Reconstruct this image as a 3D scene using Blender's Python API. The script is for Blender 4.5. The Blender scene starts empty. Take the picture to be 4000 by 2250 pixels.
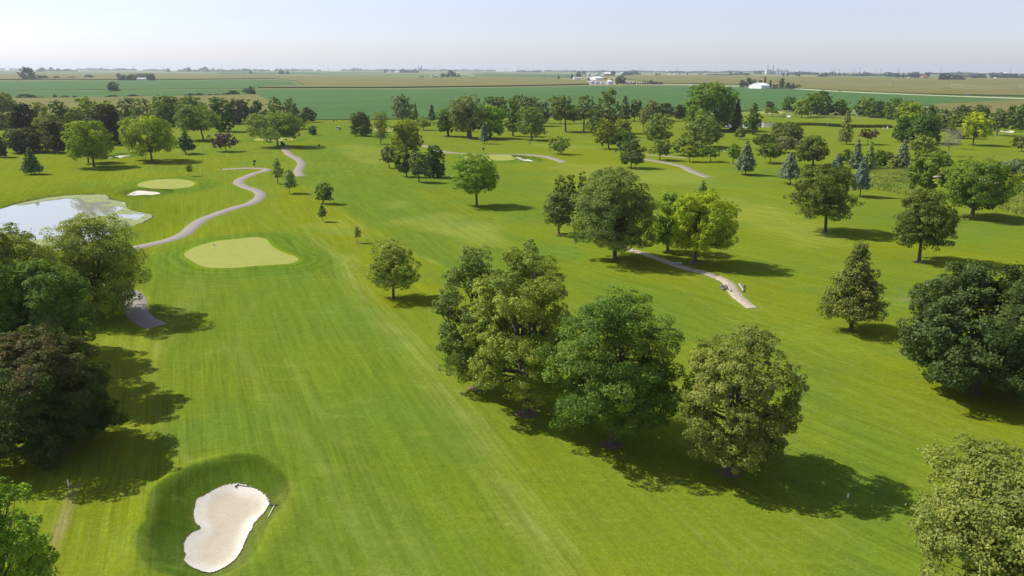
# Golf course seen from the air: procedural Blender scene, units metres, camera foot at the origin looking towards +Y
import bpy, math, random
import numpy as np
from mathutils import Matrix, Vector
from mathutils.geometry import delaunay_2d_cdt

SC = bpy.context.scene
COL = SC.collection
# ------------------------------------------------------------------ camera
CAM_H = 30.0
PITCH = math.atan((1125 - 266) / 3044.0)
ROLL = math.radians(0.18)
cam = bpy.data.cameras.new('camera')
cam.sensor_width = 36.0
cam.lens = 36.0 * 3044.0 / 4000.0
cam.clip_start = 0.5
cam.clip_end = 60000
cam_o = bpy.data.objects.new('camera', cam)
COL.objects.link(cam_o)
cam_o.matrix_world = Matrix.Translation((0, 0, CAM_H)) @ Matrix.Rotation(math.pi / 2 - PITCH, 4, 'X') @ Matrix.Rotation(ROLL, 4, 'Z')
SC.camera = cam_o
# ------------------------------------------------------------------ light
SUN_AZ, SUN_EL = math.radians(288), math.radians(46)
world = bpy.data.worlds.new('World')
SC.world = world
world.use_nodes = True
wn = world.node_tree
sky = wn.nodes.new('ShaderNodeTexSky')
sky.sky_type = 'NISHITA'
sky.sun_disc = False
sky.sun_elevation = SUN_EL
sky.sun_rotation = SUN_AZ
sky.altitude = 200
sky.air_density = 1.0
sky.dust_density = 0.6
sky.ozone_density = 3.0
bg = wn.nodes['Background']
bg.inputs['Strength'].default_value = 0.11
pale = wn.nodes.new('ShaderNodeHueSaturation')
pale.inputs['Saturation'].default_value = 0.50
wn.links.new(sky.outputs[0], pale.inputs['Color'])
cool = wn.nodes.new('ShaderNodeMix')
cool.data_type = 'RGBA'
cool.blend_type = 'MULTIPLY'
cool.inputs[0].default_value = 1.0
wn.links.new(pale.outputs[0], cool.inputs[6])
cool.inputs[7].default_value = (.94, .96, 1.11, 1)
wn.links.new(cool.outputs[2], bg.inputs['Color'])
sl = bpy.data.lights.new('sun', 'SUN')
sl.energy = 5.0
sl.angle = math.radians(0.53)
sl.color = (1.0, 0.955, 0.88)
so = bpy.data.objects.new('sun', sl)
COL.objects.link(so)
sd = Vector((math.sin(SUN_AZ) * math.cos(SUN_EL), math.cos(SUN_AZ) * math.cos(SUN_EL), math.sin(SUN_EL)))
so.rotation_euler = sd.to_track_quat('Z', 'Y').to_euler()
so.location = (-200, 60, 300)
SC.view_settings.view_transform = 'Standard'
SC.view_settings.look = 'None'
SC.view_settings.gamma = 1.0
SC.view_settings.exposure = 0.40
SC.render.engine = 'CYCLES'
SC.cycles.max_bounces = 6
SC.cycles.transparent_max_bounces = 8
SC.cycles.volume_bounces = 0
RE = 6.371e6
# ---- measured layout, metres: x right, y away from the camera
GREENS=[
('large pale putting green left of the centre', [(-54.04, 125.03), (-54.36, 126.45), (-54.12, 130.92), (-52.12, 135.31), (-48.81, 137.02), (-47.15, 138.3), (-45.38, 137.81), (-44.18, 136.82), (-43.12, 134.78), (-41.85, 132.01), (-39.83, 128.61), (-37.51, 125.74), (-35.47, 123.66), (-34.32, 121.77), (-34.12, 120.12), (-34.85, 118.5), (-37.12, 117.71), (-39.69, 117.05), (-41.78, 116.11), (-44.24, 115.71), (-47.0, 116.17), (-50.37, 119.66), (-53.09, 123.3)]),
('oval putting green by the pond', [(-97.62, 202.49), (-98.62, 206.07), (-98.71, 210.36), (-96.32, 213.51), (-92.24, 214.19), (-87.91, 211.56), (-84.13, 206.38), (-82.9, 202.28), (-83.18, 198.46), (-85.61, 196.39), (-89.14, 195.82), (-94.0, 198.23)]),
('putting green inside the cart path curve', [(-16.97, 268.07), (-16.36, 272.5), (-12.42, 276.91), (-6.02, 278.91), (-1.79, 279.29), (-0.09, 274.72), (1.19, 266.65), (0.19, 263.33), (-2.99, 260.93), (-7.75, 260.8), (-13.16, 263.43), (-16.21, 265.22)]),
('putting green behind the umbrella-shaped tree', [(-109.97, 336.16), (-110.36, 343.89), (-107.21, 347.19), (-102.6, 349.39), (-96.98, 345.56), (-92.71, 338.67), (-94.53, 332.95), (-102.06, 330.12), (-106.46, 331.43)]),
('far putting green beyond the little pond', [(173.8, 560.47), (189.12, 582.16), (192.73, 568.67), (181.67, 545.3), (172.82, 544.81)]),
('putting green behind the thin tall pine', [(-70.11, 392.61), (-67.96, 405.88), (-60.68, 403.48), (-57.24, 388.08), (-61.51, 378.19), (-66.85, 382.78)]),
]
BUNKERS=[
('big kidney-shaped sand bunker in the foreground', [(-20.98, 53.22), (-20.06, 52.89), (-19.04, 52.2), (-18.18, 51.33), (-17.66, 50.36), (-17.62, 49.3), (-17.86, 48.06), (-17.88, 46.97), (-17.83, 45.73), (-17.72, 44.34), (-17.86, 43.39), (-18.28, 42.66), (-18.9, 42.22), (-19.8, 42.56), (-20.54, 43.01), (-21.05, 43.56), (-21.19, 44.13), (-21.55, 44.71), (-21.88, 45.91), (-21.75, 46.63), (-21.37, 47.12), (-21.95, 47.81), (-22.47, 48.7), (-22.92, 50.09), (-23.11, 51.05), (-22.69, 51.67), (-22.31, 52.43), (-21.7, 52.96)]),
('white sand bunker in front of the oval green', [(-95.9, 193.06), (-95.97, 194.36), (-95.08, 196.19), (-92.96, 195.41), (-90.89, 194.14), (-88.11, 192.9), (-86.95, 191.48), (-86.69, 190.22), (-91.38, 189.82), (-93.84, 190.39)]),
('white bunker right of the path curve green', [(1.31, 275.77), (4.36, 274.59), (5.69, 271.63), (7.08, 264.69), (5.53, 263.71), (3.41, 264.82)]),
('small white bunker left below the path curve green', [(-15.82, 254.34), (-15.56, 258.78), (-14.59, 260.16), (-13.97, 257.03), (-14.04, 252.44)]),
('white bunker between the two yellow-green trees on the left lawn', [(-138.77, 265.16), (-139.69, 273.51), (-138.81, 277.4), (-134.64, 277.78), (-133.37, 274.2), (-134.6, 272.14), (-136.65, 267.39)]),
('tiny far bunker beyond the little pond', [(180.92, 531.38), (186.6, 539.01), (186.8, 532.6), (183.41, 523.51), (179.68, 523.31)]),
('white bunker at the far right', [(249.2, 406.73), (256.03, 412.93), (257.57, 407.08), (251.44, 397.5), (245.31, 397.25)]),
('pale bunker sliver below the willow-like tree', [(78.93, 302.81), (81.85, 302.29), (81.71, 296.08), (79.98, 296.31)]),
]
POND=[(-117.13, 149.17), (-114.94, 163.23), (-114.26, 172.14), (-114.73, 178.31), (-113.97, 184.79), (-111.84, 189.41), (-108.23, 192.17), (-102.78, 193.08), (-100.51, 192.0), (-96.75, 186.18), (-90.88, 181.16), (-86.89, 173.69), (-83.28, 169.88), (-79.07, 166.85), (-76.98, 164.48), (-76.01, 161.01), (-75.8, 156.04), (-76.22, 151.84), (-76.35, 146.9), (-75.93, 140.48), (-76.86, 132.15), (-81.01, 127.54), (-87.87, 125.28), (-99.25, 125.13)]
POND2=[(116.14, 430.97), (127.02, 461.7), (136.6, 467.72), (147.0, 469.63), (157.04, 463.11), (160.05, 451.81), (148.65, 437.9), (134.82, 429.99), (123.58, 428.31)]
ALGAE=[[(-112.38, 187.39), (-111.57, 188.94), (-108.05, 191.85), (-102.62, 192.76), (-100.4, 191.68), (-96.65, 185.73), (-90.72, 180.73), (-87.1, 173.95), (-90.6, 176.56), (-92.49, 175.58), (-94.74, 176.21), (-94.43, 178.97), (-93.67, 180.68), (-96.21, 182.5), (-99.02, 181.15), (-102.08, 183.84), (-105.32, 187.22), (-107.99, 186.41), (-110.3, 187.12)], [(-89.39, 161.93), (-87.91, 163.94), (-85.95, 164.68), (-84.11, 163.53), (-81.72, 162.06), (-79.68, 161.29), (-79.69, 158.7), (-78.64, 160.4), (-79.37, 165.64), (-80.77, 166.82), (-85.69, 165.89), (-86.78, 166.35), (-87.09, 170.06), (-86.9, 173.42), (-83.16, 169.63), (-78.96, 166.61), (-77.02, 164.48), (-76.1, 161.12), (-75.85, 156.14), (-76.27, 151.94), (-76.58, 149.33), (-79.74, 151.79), (-82.6, 152.76), (-86.2, 155.86), (-88.09, 160.24)], [(-91.27, 159.62), (-90.0, 161.11), (-89.11, 160.22), (-89.63, 158.86)], [(-114.05, 178.32), (-113.54, 184.06), (-111.14, 188.18), (-108.21, 185.95), (-110.83, 182.65), (-111.66, 178.92), (-112.19, 177.53)], [(-90.12, 136.83), (-88.61, 140.29), (-84.14, 139.48), (-80.35, 135.31), (-81.89, 129.01), (-85.24, 128.97)], [(-84.25, 143.96), (-83.21, 145.84), (-79.2, 140.43), (-79.5, 136.99)]]
PATHS=[
('winding grey cart path curving up the left side', [(-42.33, 88.55), (-43.65, 89.59), (-45.31, 91.12), (-46.9, 93.18), (-48.63, 96.31), (-50.39, 99.88), (-52.43, 102.72), (-54.9, 104.43), (-57.38, 105.78), (-60.37, 107.21), (-63.8, 109.88), (-66.55, 113.87), (-68.64, 119.42), (-68.49, 122.75), (-67.49, 125.56), (-66.2, 127.97), (-64.61, 131.78), (-62.05, 137.92), (-61.39, 142.93), (-62.34, 150.05), (-63.08, 157.11), (-62.38, 163.56), (-60.86, 171.56), (-59.94, 176.19), (-61.22, 188.32), (-64.8, 196.56), (-70.06, 203.34), (-73.58, 209.11), (-75.49, 216.04), (-75.66, 222.63), (-75.26, 229.62), (-74.51, 235.17), (-74.8, 238.5), (-77.75, 241.36), (-82.17, 241.75), (-88.73, 239.12)], 2.5, 'asphalt'),
('grey cart path starting at the umbrella-shaped tree', [(-89.18, 308.04), (-86.12, 298.27), (-81.81, 285.5), (-77.71, 276.32), (-73.46, 267.7), (-70.24, 259.57), (-67.92, 251.88), (-66.04, 242.6), (-64.53, 234.89), (-62.45, 228.54), (-60.76, 223.86)], 2.4, 'asphalt'),
('grey cart path sweeping past the central green', [(-41.57, 323.96), (-37.01, 318.27), (-31.37, 306.73), (-26.55, 294.22), (-21.3, 287.31), (-14.2, 284.78), (-2.68, 284.58), (5.91, 282.68), (11.43, 277.6), (15.1, 267.76), (17.02, 259.43)], 2.6, 'asphalt'),
('pale cart path under the small spreading trees at right', [(41.4, 275.9), (44.77, 269.07), (49.17, 263.28), (52.35, 255.06), (54.16, 247.7), (54.46, 238.78), (54.92, 232.26), (54.3, 240.62), (54.92, 231.28), (56.46, 223.68)], 2.6, 'asphalt'),
('thin pale path behind the small spreading trees at right', [(44.39, 286.52), (47.37, 285.25), (52.69, 282.72), (57.65, 278.93), (60.83, 274.69)], 2.2, 'asphalt'),
('sandy path crossing the lawn at the middle group', [(18.22, 134.45), (19.11, 133.27), (20.4, 130.2), (21.75, 127.99), (23.58, 124.11), (25.3, 120.44), (27.07, 117.59), (28.89, 115.46), (30.51, 112.83), (31.19, 110.29), (31.26, 107.32), (30.9, 104.53), (30.91, 101.22), (31.4, 97.22)], 1.5, 'dirt'),
('gravel track behind the wide dark green tree', [(120.25, 224.12), (124.63, 226.99), (129.69, 228.85), (132.95, 223.36), (133.56, 215.32), (135.35, 211.53), (138.28, 205.2)], 3.0, 'dirt'),
]
FIELDS=[
('tan', 'corn', 2.0, [(-495.09, 686.78), (-458.83, 716.3), (-464.35, 744.95), (-397.09, 775.36), (-318.89, 830.38), (-283.28, 872.23), (-268.75, 849.82), (-226.41, 739.58), (-173.96, 601.38), (-148.22, 514.08), (-187.7, 485.4), (-317.78, 437.84)]),
('soy', 'soy', 0.5, [(-718.81, 978.96), (-643.99, 1008.72), (-423.76, 1106.18), (-357.13, 1113.86), (-328.96, 1144.44), (-184.75, 1154.54), (-1.0, 1277.32), (134.03, 1416.33), (283.39, 1491.61), (341.68, 1456.78), (429.12, 1299.65), (434.52, 1102.0), (452.42, 1015.37), (534.88, 838.38), (571.36, 795.51), (501.83, 790.03), (364.64, 692.73), (256.47, 616.57), (186.3, 597.23), (48.64, 507.9), (-20.87, 491.27), (-115.91, 469.48), (-138.42, 487.88), (-167.26, 583.15), (-224.1, 739.75), (-274.35, 873.03), (-293.81, 904.94), (-330.15, 860.0), (-479.02, 768.76), (-524.03, 711.43)]),
('soy', 'soy', 0.5, [(-1225.43, 1674.77), (-1121.66, 1763.04), (-934.82, 1836.46), (-731.99, 1916.69), (-626.32, 2071.09), (-501.47, 1809.26), (-360.07, 1376.15), (-393.86, 1313.28), (-377.33, 1182.06), (-441.3, 1152.29), (-664.65, 1041.34), (-741.18, 1009.68)]),
('corn', 'corn', 2.0, [(-1351.93, 3546.79), (-863.08, 3193.05), (-449.79, 2821.95), (-293.97, 2421.8), (-95.28, 2928.76), (124.67, 2346.4), (177.12, 1940.28), (145.67, 1540.14), (-1.08, 1367.45), (-196.39, 1227.73), (-378.3, 1197.12), (-379.61, 1279.12), (-344.01, 1338.99), (-499.85, 1845.89), (-662.68, 2215.11), (-778.12, 2038.01), (-1177.55, 1908.74), (-1316.46, 1799.77), (-2316.97, 3173.8), (-2147.67, 3383.16)]),
('corn', 'corn', 2.0, [(492.38, 3551.77), (1029.57, 3619.94), (1192.11, 3140.18), (1479.97, 2749.01), (1795.89, 2699.47), (1896.88, 2602.75), (625.83, 853.01), (585.3, 918.21), (502.23, 985.78), (474.68, 1065.74), (455.89, 1195.56), (445.91, 1253.5), (502.12, 1438.51), (440.7, 1562.03), (366.27, 1652.39), (317.42, 1671.79), (324.59, 2338.33)]),
('corn', 'corn', 2.0, [(357.69, 678.1), (496.42, 777.48), (562.17, 782.58), (375.24, 519.51), (311.06, 538.75), (302.7, 576.07)]),
('soy', 'soy', 0.5, [(-159.53, 4907.44), (423.38, 4494.13), (283.64, 3476.7), (200.02, 2548.27), (-104.9, 3225.13), (-293.37, 3664.49)]),
('soy', 'soy', 0.5, [(-2196.04, 6016.6), (-1018.4, 6398.83), (-815.05, 5119.7), (-1081.76, 4004.05), (-1536.09, 4206.23)]),
]
ROADS=[
('pale country road between the soybean and corn fields at right', [(337.64, 1522.53), (380.42, 1411.19), (417.43, 1315.03), (444.37, 1237.99), (450.07, 1160.63), (469.55, 1054.12), (494.72, 970.92), (518.65, 904.05), (541.88, 849.47), (562.51, 801.06)], 6.5),
('thin pale road across the far left plain', [(-2492.21, 3569.84), (-2360.57, 3719.33), (-2062.99, 4062.51), (-1557.49, 4087.27)], 9),
('pale road across the far central plain', [(-1049.94, 3590.59), (-860.0, 3380.3), (-710.68, 3435.59), (-625.74, 3928.85)], 14),
('pale farm drive in the middle of the plain', [(-274.59, 4174.25), (-202.41, 3700.03), (-155.42, 3321.74)], 16),
('pale lane in the far central field', [(-24.31, 2778.97), (14.57, 2637.21), (51.69, 2416.03)], 9),
('farm lane by the central farm', [(147.34, 2351.83), (168.41, 2060.34), (182.4, 1867.76)], 7),
('thin pale road in front of the far factory', [(-200.7, 4150.34), (134.51, 4360.05), (355.67, 4361.89)], 8),
]
PAINT=[
('yellow', 3, 0.8, [(-29.81, 41.08), (-32.67, 48.1), (-32.62, 51.59), (-26.15, 51.63), (-24.85, 46.19), (-22.78, 41.11)]),
('yellow', 1.5, 0.75, [(-48.43, 84.63), (-41.98, 86.8), (-35.99, 72.78), (-32.0, 63.56), (-27.56, 55.58), (-31.33, 56.21), (-39.23, 67.85)]),
('fair', 2, 0.9, [(-40.01, 83.36), (-35.34, 71.75), (-31.19, 62.76), (-27.49, 56.9), (-25.11, 54.95), (-20.87, 55.3), (-17.12, 52.56), (-15.74, 46.72), (-15.73, 41.15), (3.28, 41.24), (1.22, 48.3), (-1.8, 56.4), (-9.33, 75.14), (-18.91, 99.18), (-28.46, 123.8), (-38.45, 142.6), (-48.62, 144.27), (-55.71, 135.46), (-57.6, 120.71), (-50.61, 102.62), (-41.52, 89.0)]),
('yellow', 3, 0.8, [(-56.95, 202.91), (-43.31, 183.88), (-24.39, 142.81), (-11.87, 119.99), (-9.74, 103.07), (-17.04, 97.41), (-25.45, 118.53), (-36.97, 142.62), (-49.52, 162.9), (-57.4, 183.6)]),
('yellow', 4, 0.6, [(-76.28, 153.64), (-58.09, 153.94), (-38.27, 139.08), (-29.14, 121.08), (-29.25, 113.59), (-36.33, 126.51), (-48.04, 142.45), (-55.84, 132.25), (-61.38, 120.66)]),
('fair', 1.2, 0.95, [(-62.15, 235.47), (-44.94, 186.81), (-24.69, 144.64), (-11.92, 120.51), (-5.29, 113.88), (7.14, 121.56), (12.77, 127.18), (0.86, 143.2), (-12.69, 170.33), (-20.86, 184.9), (-26.61, 204.27), (-38.55, 237.0), (-48.91, 247.68)]),
('fair', 4, 0.8, [(-108.82, 444.55), (-72.46, 439.75), (-47.55, 326.5), (-43.55, 245.76), (-57.55, 226.5), (-71.6, 267.22), (-88.06, 343.81)]),
('fair', 5, 0.8, [(-23.05, 196.76), (-3.26, 163.7), (8.95, 155.04), (11.62, 204.37), (-4.88, 246.75), (-25.7, 268.5), (-36.09, 245.95)]),
('fair', 5, 0.8, [(6.6, 111.71), (24.35, 111.93), (30.45, 92.84), (34.88, 78.97), (32.38, 56.62), (27.26, 41.36), (19.91, 41.33), (25.0, 68.35), (21.28, 85.29), (11.64, 103.31)]),
('yellow', 5, 0.6, [(18.11, 127.25), (30.82, 124.59), (29.8, 103.52), (23.04, 105.45), (16.37, 114.15)]),
('fair', 5, 0.7, [(44.2, 248.02), (71.42, 229.57), (68.54, 174.9), (70.79, 134.06), (86.39, 128.19), (104.35, 156.62), (86.26, 165.26), (86.44, 239.15)]),
('yellow', 6, 0.7, [(45.24, 155.64), (54.28, 127.75), (64.96, 122.31), (78.01, 114.91), (84.58, 125.31), (72.41, 137.33), (55.69, 140.48), (56.59, 180.08)]),
('fair', 5, 0.7, [(50.0, 116.98), (71.11, 103.99), (64.29, 93.18), (47.94, 93.02), (45.86, 99.89)]),
('yellow', 6, 0.5, [(32.52, 99.74), (36.91, 84.07), (38.25, 68.45), (42.54, 58.75), (45.42, 63.31), (44.74, 81.53), (40.98, 88.33), (37.75, 107.69)]),
('yellow', 8, 0.5, [(-152.95, 233.24), (-117.77, 234.1), (-90.7, 225.71), (-81.65, 202.38), (-112.35, 201.72), (-124.49, 188.29)]),
('yellow', 8, 0.6, [(1.63, 295.89), (64.9, 313.26), (64.48, 248.54), (24.56, 228.45), (7.37, 237.19)]),
('yellow', 8, 0.6, [(-173.22, 265.25), (-142.74, 271.36), (-93.05, 266.62), (-88.78, 239.61), (-122.45, 243.74), (-155.92, 237.93)]),
('dry', 2, 0.5, [(-22.35, 160.44), (-17.65, 165.15), (-13.58, 167.63), (-9.93, 160.65), (-5.55, 154.22), (-2.37, 142.65), (-1.35, 134.17), (-4.77, 131.76), (-10.33, 137.32), (-14.58, 144.28), (-19.01, 149.93), (-24.16, 151.86)]),
('dry', 2, 0.35, [(-29.65, 180.46), (-23.64, 180.58), (-22.5, 175.12), (-26.89, 169.87)]),
('dry', 1.5, 0.5, [(-41.21, 151.58), (-36.33, 157.98), (-29.31, 147.82), (-26.86, 139.63), (-35.56, 145.81)]),
('dry', 2, 0.5, [(-19.89, 154.57), (-7.88, 139.53), (-0.61, 139.64), (-6.29, 154.79)]),
('dry', 4, 0.5, [(6.08, 323.81), (15.07, 320.67), (33.85, 317.91), (32.69, 309.72), (18.46, 301.52), (12.74, 310.68)]),
('dry', 4, 0.6, [(47.48, 192.09), (56.78, 180.78), (60.1, 161.39), (58.72, 134.45), (51.9, 134.35), (47.65, 150.3), (44.36, 167.14)]),
('dry', 4, 0.5, [(12.39, 255.52), (40.64, 249.38), (57.7, 220.06), (48.21, 209.78), (21.5, 219.23)]),
('dry', 3, 0.5, [(-68.65, 324.66), (-49.57, 304.03), (-36.67, 254.22), (-45.76, 253.98), (-61.38, 284.96)]),
('dry', 1.5, 0.4, [(-48.07, 84.63), (-44.31, 85.78), (-41.28, 84.7), (-36.27, 72.78), (-31.69, 61.18), (-32.01, 59.68), (-37.37, 67.86)]),
('pink', 1, 0.8, [(107.93, 222.78), (115.53, 232.74), (118.0, 230.55), (113.38, 222.91), (108.75, 220.33)]),
('pink', 1, 0.7, [(100.47, 207.08), (105.61, 213.72), (109.95, 214.79), (106.7, 206.31), (102.51, 204.44)]),
('pink', 1, 0.6, [(53.1, 102.22), (55.28, 102.25), (54.35, 100.91), (52.73, 100.89)]),
]
LINES=[
([(-27.74, 126.63), (-22.56, 106.99), (-14.07, 87.79), (-8.4, 74.06), (-3.66, 61.38), (-0.8, 53.25), (1.71, 45.87), (3.49, 40.82)], 0.35, 0.8, 'pale'),
([(-27.15, 126.64), (-21.99, 107.0), (-13.52, 87.8), (-7.87, 74.07), (-3.15, 61.39), (-0.29, 53.25), (2.21, 45.87), (3.99, 40.82)], 0.25, 0.6, 'pale'),
([(-28.67, 126.62), (-23.46, 106.98), (-14.93, 87.78), (-9.24, 74.06), (-4.48, 61.38), (-1.6, 53.25), (0.92, 45.87), (2.71, 40.82)], 0.3, 0.5, 'pale'),
([(-26.3, 126.65), (-21.18, 107.01), (-12.73, 87.8), (-7.11, 74.07), (-2.41, 61.39), (0.43, 53.26), (2.92, 45.88), (4.69, 40.83)], 0.4, 0.45, 'pale'),
([(-25.62, 126.66), (-20.52, 107.01), (-12.11, 87.81), (-6.5, 74.08), (-1.81, 61.39), (1.02, 53.26), (3.49, 45.88), (5.26, 40.83)], 0.25, 0.4, 'pale'),
([(-29.65, 126.6), (-24.39, 106.97), (-15.83, 87.77), (-10.11, 74.05), (-5.33, 61.37), (-2.44, 53.24), (0.1, 45.86), (1.9, 40.81)], 0.5, 0.3, 'pale'),
([(-43.0, 154.19), (-29.06, 126.61), (-24.0, 111.34)], 0.5, 0.4, 'pale'),
([(-39.1, 169.65), (-32.24, 155.89), (-27.06, 145.95), (-18.41, 130.8), (-11.74, 119.63)], 0.5, 0.6, 'pale'),
([(-53.31, 205.57), (-53.28, 213.08), (-51.32, 226.52), (-48.03, 239.27)], 0.5, 0.5, 'pale'),
([(-53.08, 204.67), (-48.71, 192.07), (-42.72, 178.82), (-38.88, 169.65)], 0.5, 0.45, 'pale'),
([(-41.8, 151.57), (-35.29, 136.95), (-30.52, 127.64), (-26.19, 118.8), (-22.69, 108.83), (-20.2, 101.57)], 0.35, 0.6, 'pale'),
([(-54.74, 164.5), (-48.03, 149.47), (-42.58, 143.85)], 0.5, 0.4, 'pale'),
([(-55.34, 177.2), (-48.79, 162.26), (-42.24, 149.56)], 0.4, 0.4, 'pale'),
([(-40.24, 83.36), (-36.81, 74.91), (-33.16, 66.99), (-29.99, 61.2), (-27.45, 57.58), (-25.24, 55.27)], 0.35, 0.6, 'pale'),
([(-46.83, 111.07), (-42.21, 95.4), (-39.82, 86.11), (-38.67, 80.78)], 1.2, 0.35, 'pale'),
([(-34.19, 99.02), (-31.02, 83.44), (-21.77, 67.07), (-16.12, 57.66), (-11.91, 49.78), (-7.45, 41.19)], 0.5, 0.35, 'pale'),
([(-24.21, 78.46), (-14.64, 59.8), (-7.9, 47.74), (-5.02, 41.2)], 0.5, 0.3, 'pale'),
([(-32.82, 83.42), (-24.88, 69.85), (-17.28, 58.34)], 0.6, 0.3, 'pale'),
([(-17.07, 50.84), (-11.11, 41.17)], 0.25, 0.3, 'pale'),
([(-15.33, 50.85), (-9.64, 41.18)], 0.25, 0.3, 'pale'),
([(-13.29, 50.87), (-7.94, 41.19)], 0.25, 0.3, 'pale'),
([(-11.26, 50.88), (-6.23, 41.2)], 0.25, 0.3, 'pale'),
([(-8.35, 50.9), (-3.8, 41.21)], 0.25, 0.3, 'pale'),
([(-5.43, 50.91), (-1.36, 41.22)], 0.25, 0.3, 'pale'),
([(-27.15, 41.09), (-29.13, 46.17), (-30.86, 51.32)], 0.2, 0.45, 'dry'),
([(-26.37, 41.1), (-28.33, 46.17), (-30.1, 51.33)], 0.2, 0.45, 'dry'),
([(-25.59, 41.1), (-27.53, 46.18), (-29.34, 51.33)], 0.2, 0.45, 'dry'),
([(-24.82, 41.1), (-26.73, 46.18), (-28.58, 51.33)], 0.2, 0.45, 'dry'),
([(-24.04, 41.11), (-25.92, 46.19), (-27.82, 51.34)], 0.2, 0.45, 'dry'),
([(-23.26, 41.11), (-25.12, 46.19), (-27.06, 51.34)], 0.2, 0.45, 'dry'),
([(-22.48, 41.12), (-24.32, 46.2), (-26.29, 51.35)], 0.2, 0.45, 'dry'),
([(-33.21, 57.54), (-38.19, 67.86), (-44.84, 82.0)], 0.12, 0.35, 'dry'),
([(-32.66, 57.55), (-37.59, 67.86), (-44.17, 82.01)], 0.12, 0.35, 'dry'),
([(-32.11, 57.55), (-36.99, 67.87), (-43.51, 82.01)], 0.12, 0.35, 'dry'),
([(-31.56, 57.55), (-36.4, 67.87), (-42.85, 82.02)], 0.12, 0.35, 'dry'),
([(-31.01, 57.56), (-35.8, 67.88), (-42.18, 82.02)], 0.12, 0.35, 'dry'),
([(-30.46, 57.56), (-35.2, 67.88), (-41.52, 82.03)], 0.12, 0.35, 'dry'),
([(-29.91, 57.56), (-34.6, 67.89), (-40.86, 82.04)], 0.12, 0.35, 'dry'),
([(-32.33, 51.6), (-30.73, 47.12), (-29.53, 43.48), (-28.36, 40.66)], 0.45, 0.7, 'pink'),
([(-43.8, 105.84), (-41.12, 93.02)], 0.8, 0.3, 'pale'),
([(-46.03, 106.85), (-42.25, 91.29)], 0.5, 0.25, 'pale'),
([(26.89, 124.54), (33.44, 92.87), (36.67, 73.37), (41.47, 57.35)], 0.35, 0.28, 'pale'),
([(25.3, 116.67), (31.92, 88.24), (35.31, 70.33), (40.22, 55.37)], 0.35, 0.28, 'pale'),
([(23.46, 107.53), (30.09, 82.69), (33.64, 66.6), (38.67, 52.9)], 0.35, 0.28, 'pale'),
([(21.87, 99.63), (28.46, 77.73), (32.13, 63.21), (37.23, 50.62)], 0.35, 0.28, 'pale'),
([(14.84, 64.73), (20.86, 51.07), (23.25, 43.33)], 0.2, 0.35, 'pale'),
([(13.89, 60.0), (19.75, 47.9), (22.17, 40.91)], 0.2, 0.35, 'pale'),
([(9.51, 53.32), (12.23, 46.4), (14.03, 41.3)], 0.2, 0.35, 'pale'),
([(11.03, 53.32), (13.57, 46.41), (15.25, 41.3)], 0.2, 0.35, 'pale'),
([(12.85, 53.34), (15.19, 46.42), (16.72, 41.31)], 0.2, 0.35, 'pale'),
([(57.62, 173.96), (55.6, 149.16), (58.33, 136.66)], 0.6, 0.35, 'pale'),
([(51.03, 153.08), (53.31, 145.33), (52.81, 128.78)], 0.6, 0.3, 'pale'),
([(48.7, 118.49), (53.82, 121.46)], 0.5, 0.5, 'dry'),
([(-62.39, 241.36), (-65.2, 258.46)], 0.5, 0.45, 'pale'),
([(-59.95, 241.42), (-62.59, 258.54)], 0.5, 0.45, 'pale'),
([(-57.51, 241.48), (-59.99, 258.61)], 0.5, 0.45, 'pale'),
([(-55.07, 241.54), (-57.38, 258.68)], 0.5, 0.45, 'pale'),
([(-52.63, 241.6), (-54.77, 258.75)], 0.5, 0.45, 'pale'),
([(-50.19, 241.67), (-52.16, 258.82)], 0.5, 0.45, 'pale'),
([(-47.74, 241.73), (-49.55, 258.89)], 0.5, 0.45, 'pale'),
([(-45.3, 241.79), (-46.94, 258.96)], 0.5, 0.45, 'pale'),
([(-42.85, 241.85), (-44.32, 259.03)], 0.5, 0.45, 'pale'),
([(-0.08, 204.91), (7.24, 190.05), (12.77, 165.68)], 0.6, 0.25, 'pale'),
([(39.38, 239.03), (51.67, 213.48), (63.05, 191.17)], 0.8, 0.25, 'pale'),
]
POSTS=[
('flag', -51.09, 130.05, 0.59, 'flagstick on the large pale putting green'),
('flag', -13.84, 275.59, 0.77, 'flagstick on the green inside the path curve'),
('flag', -106.68, 346.01, 0.86, 'flagstick on the green behind the umbrella-shaped tree'),
('flag', 172.43, 435.27, 4.26, 'tall white-topped flagstick left of the thin larch'),
('sign', -81.62, 248.34, 1.55, 'tee sign post above the hooked end of the cart path'),
('washer', -80.53, 243.84, 0.79, 'green ball washer at the hooked end of the cart path'),
('sign', -74.65, 304.73, 1.22, 'tee sign post on the open fairway right of the umbrella-shaped tree'),
('sign', -100.38, 446.39, 1.53, 'far tee sign post at the soybean field edge'),
('washer', -99.97, 451.06, 1.02, 'far ball washer beside the field edge sign post'),
('sign', -10.71, 291.83, 1.46, 'tee sign post just above the cart path, before the central green'),
('washer', 7.0, 318.03, 0.79, 'dark ball washer on the bare lawn right of the central sign post'),
('washer', 37.49, 285.77, 0.83, 'green ball washer below the yellow-olive tree'),
('bin', -55.8, 100.52, 0.46, 'lower of two white bins under the drooping tree'),
('bin', -55.72, 101.62, 0.62, 'upper of two white bins under the drooping tree'),
('stake', -32.8, 51.54, 0.56, 'white stake at the edge of the dark tree shadow, lower left'),
('stake', 24.48, 50.43, 0.36, 'white stake in the central clump shadow at right'),
('bin', 195.16, 413.11, 1.22, 'white bin on the far right lawn'),
('bin', 193.09, 413.02, 0.57, 'small white bin left of the bigger white one on the far right lawn'),
('stake2', -59.98, 222.66, 0.4, 'small dark marker at the lower end of the second cart path'),
]
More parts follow.
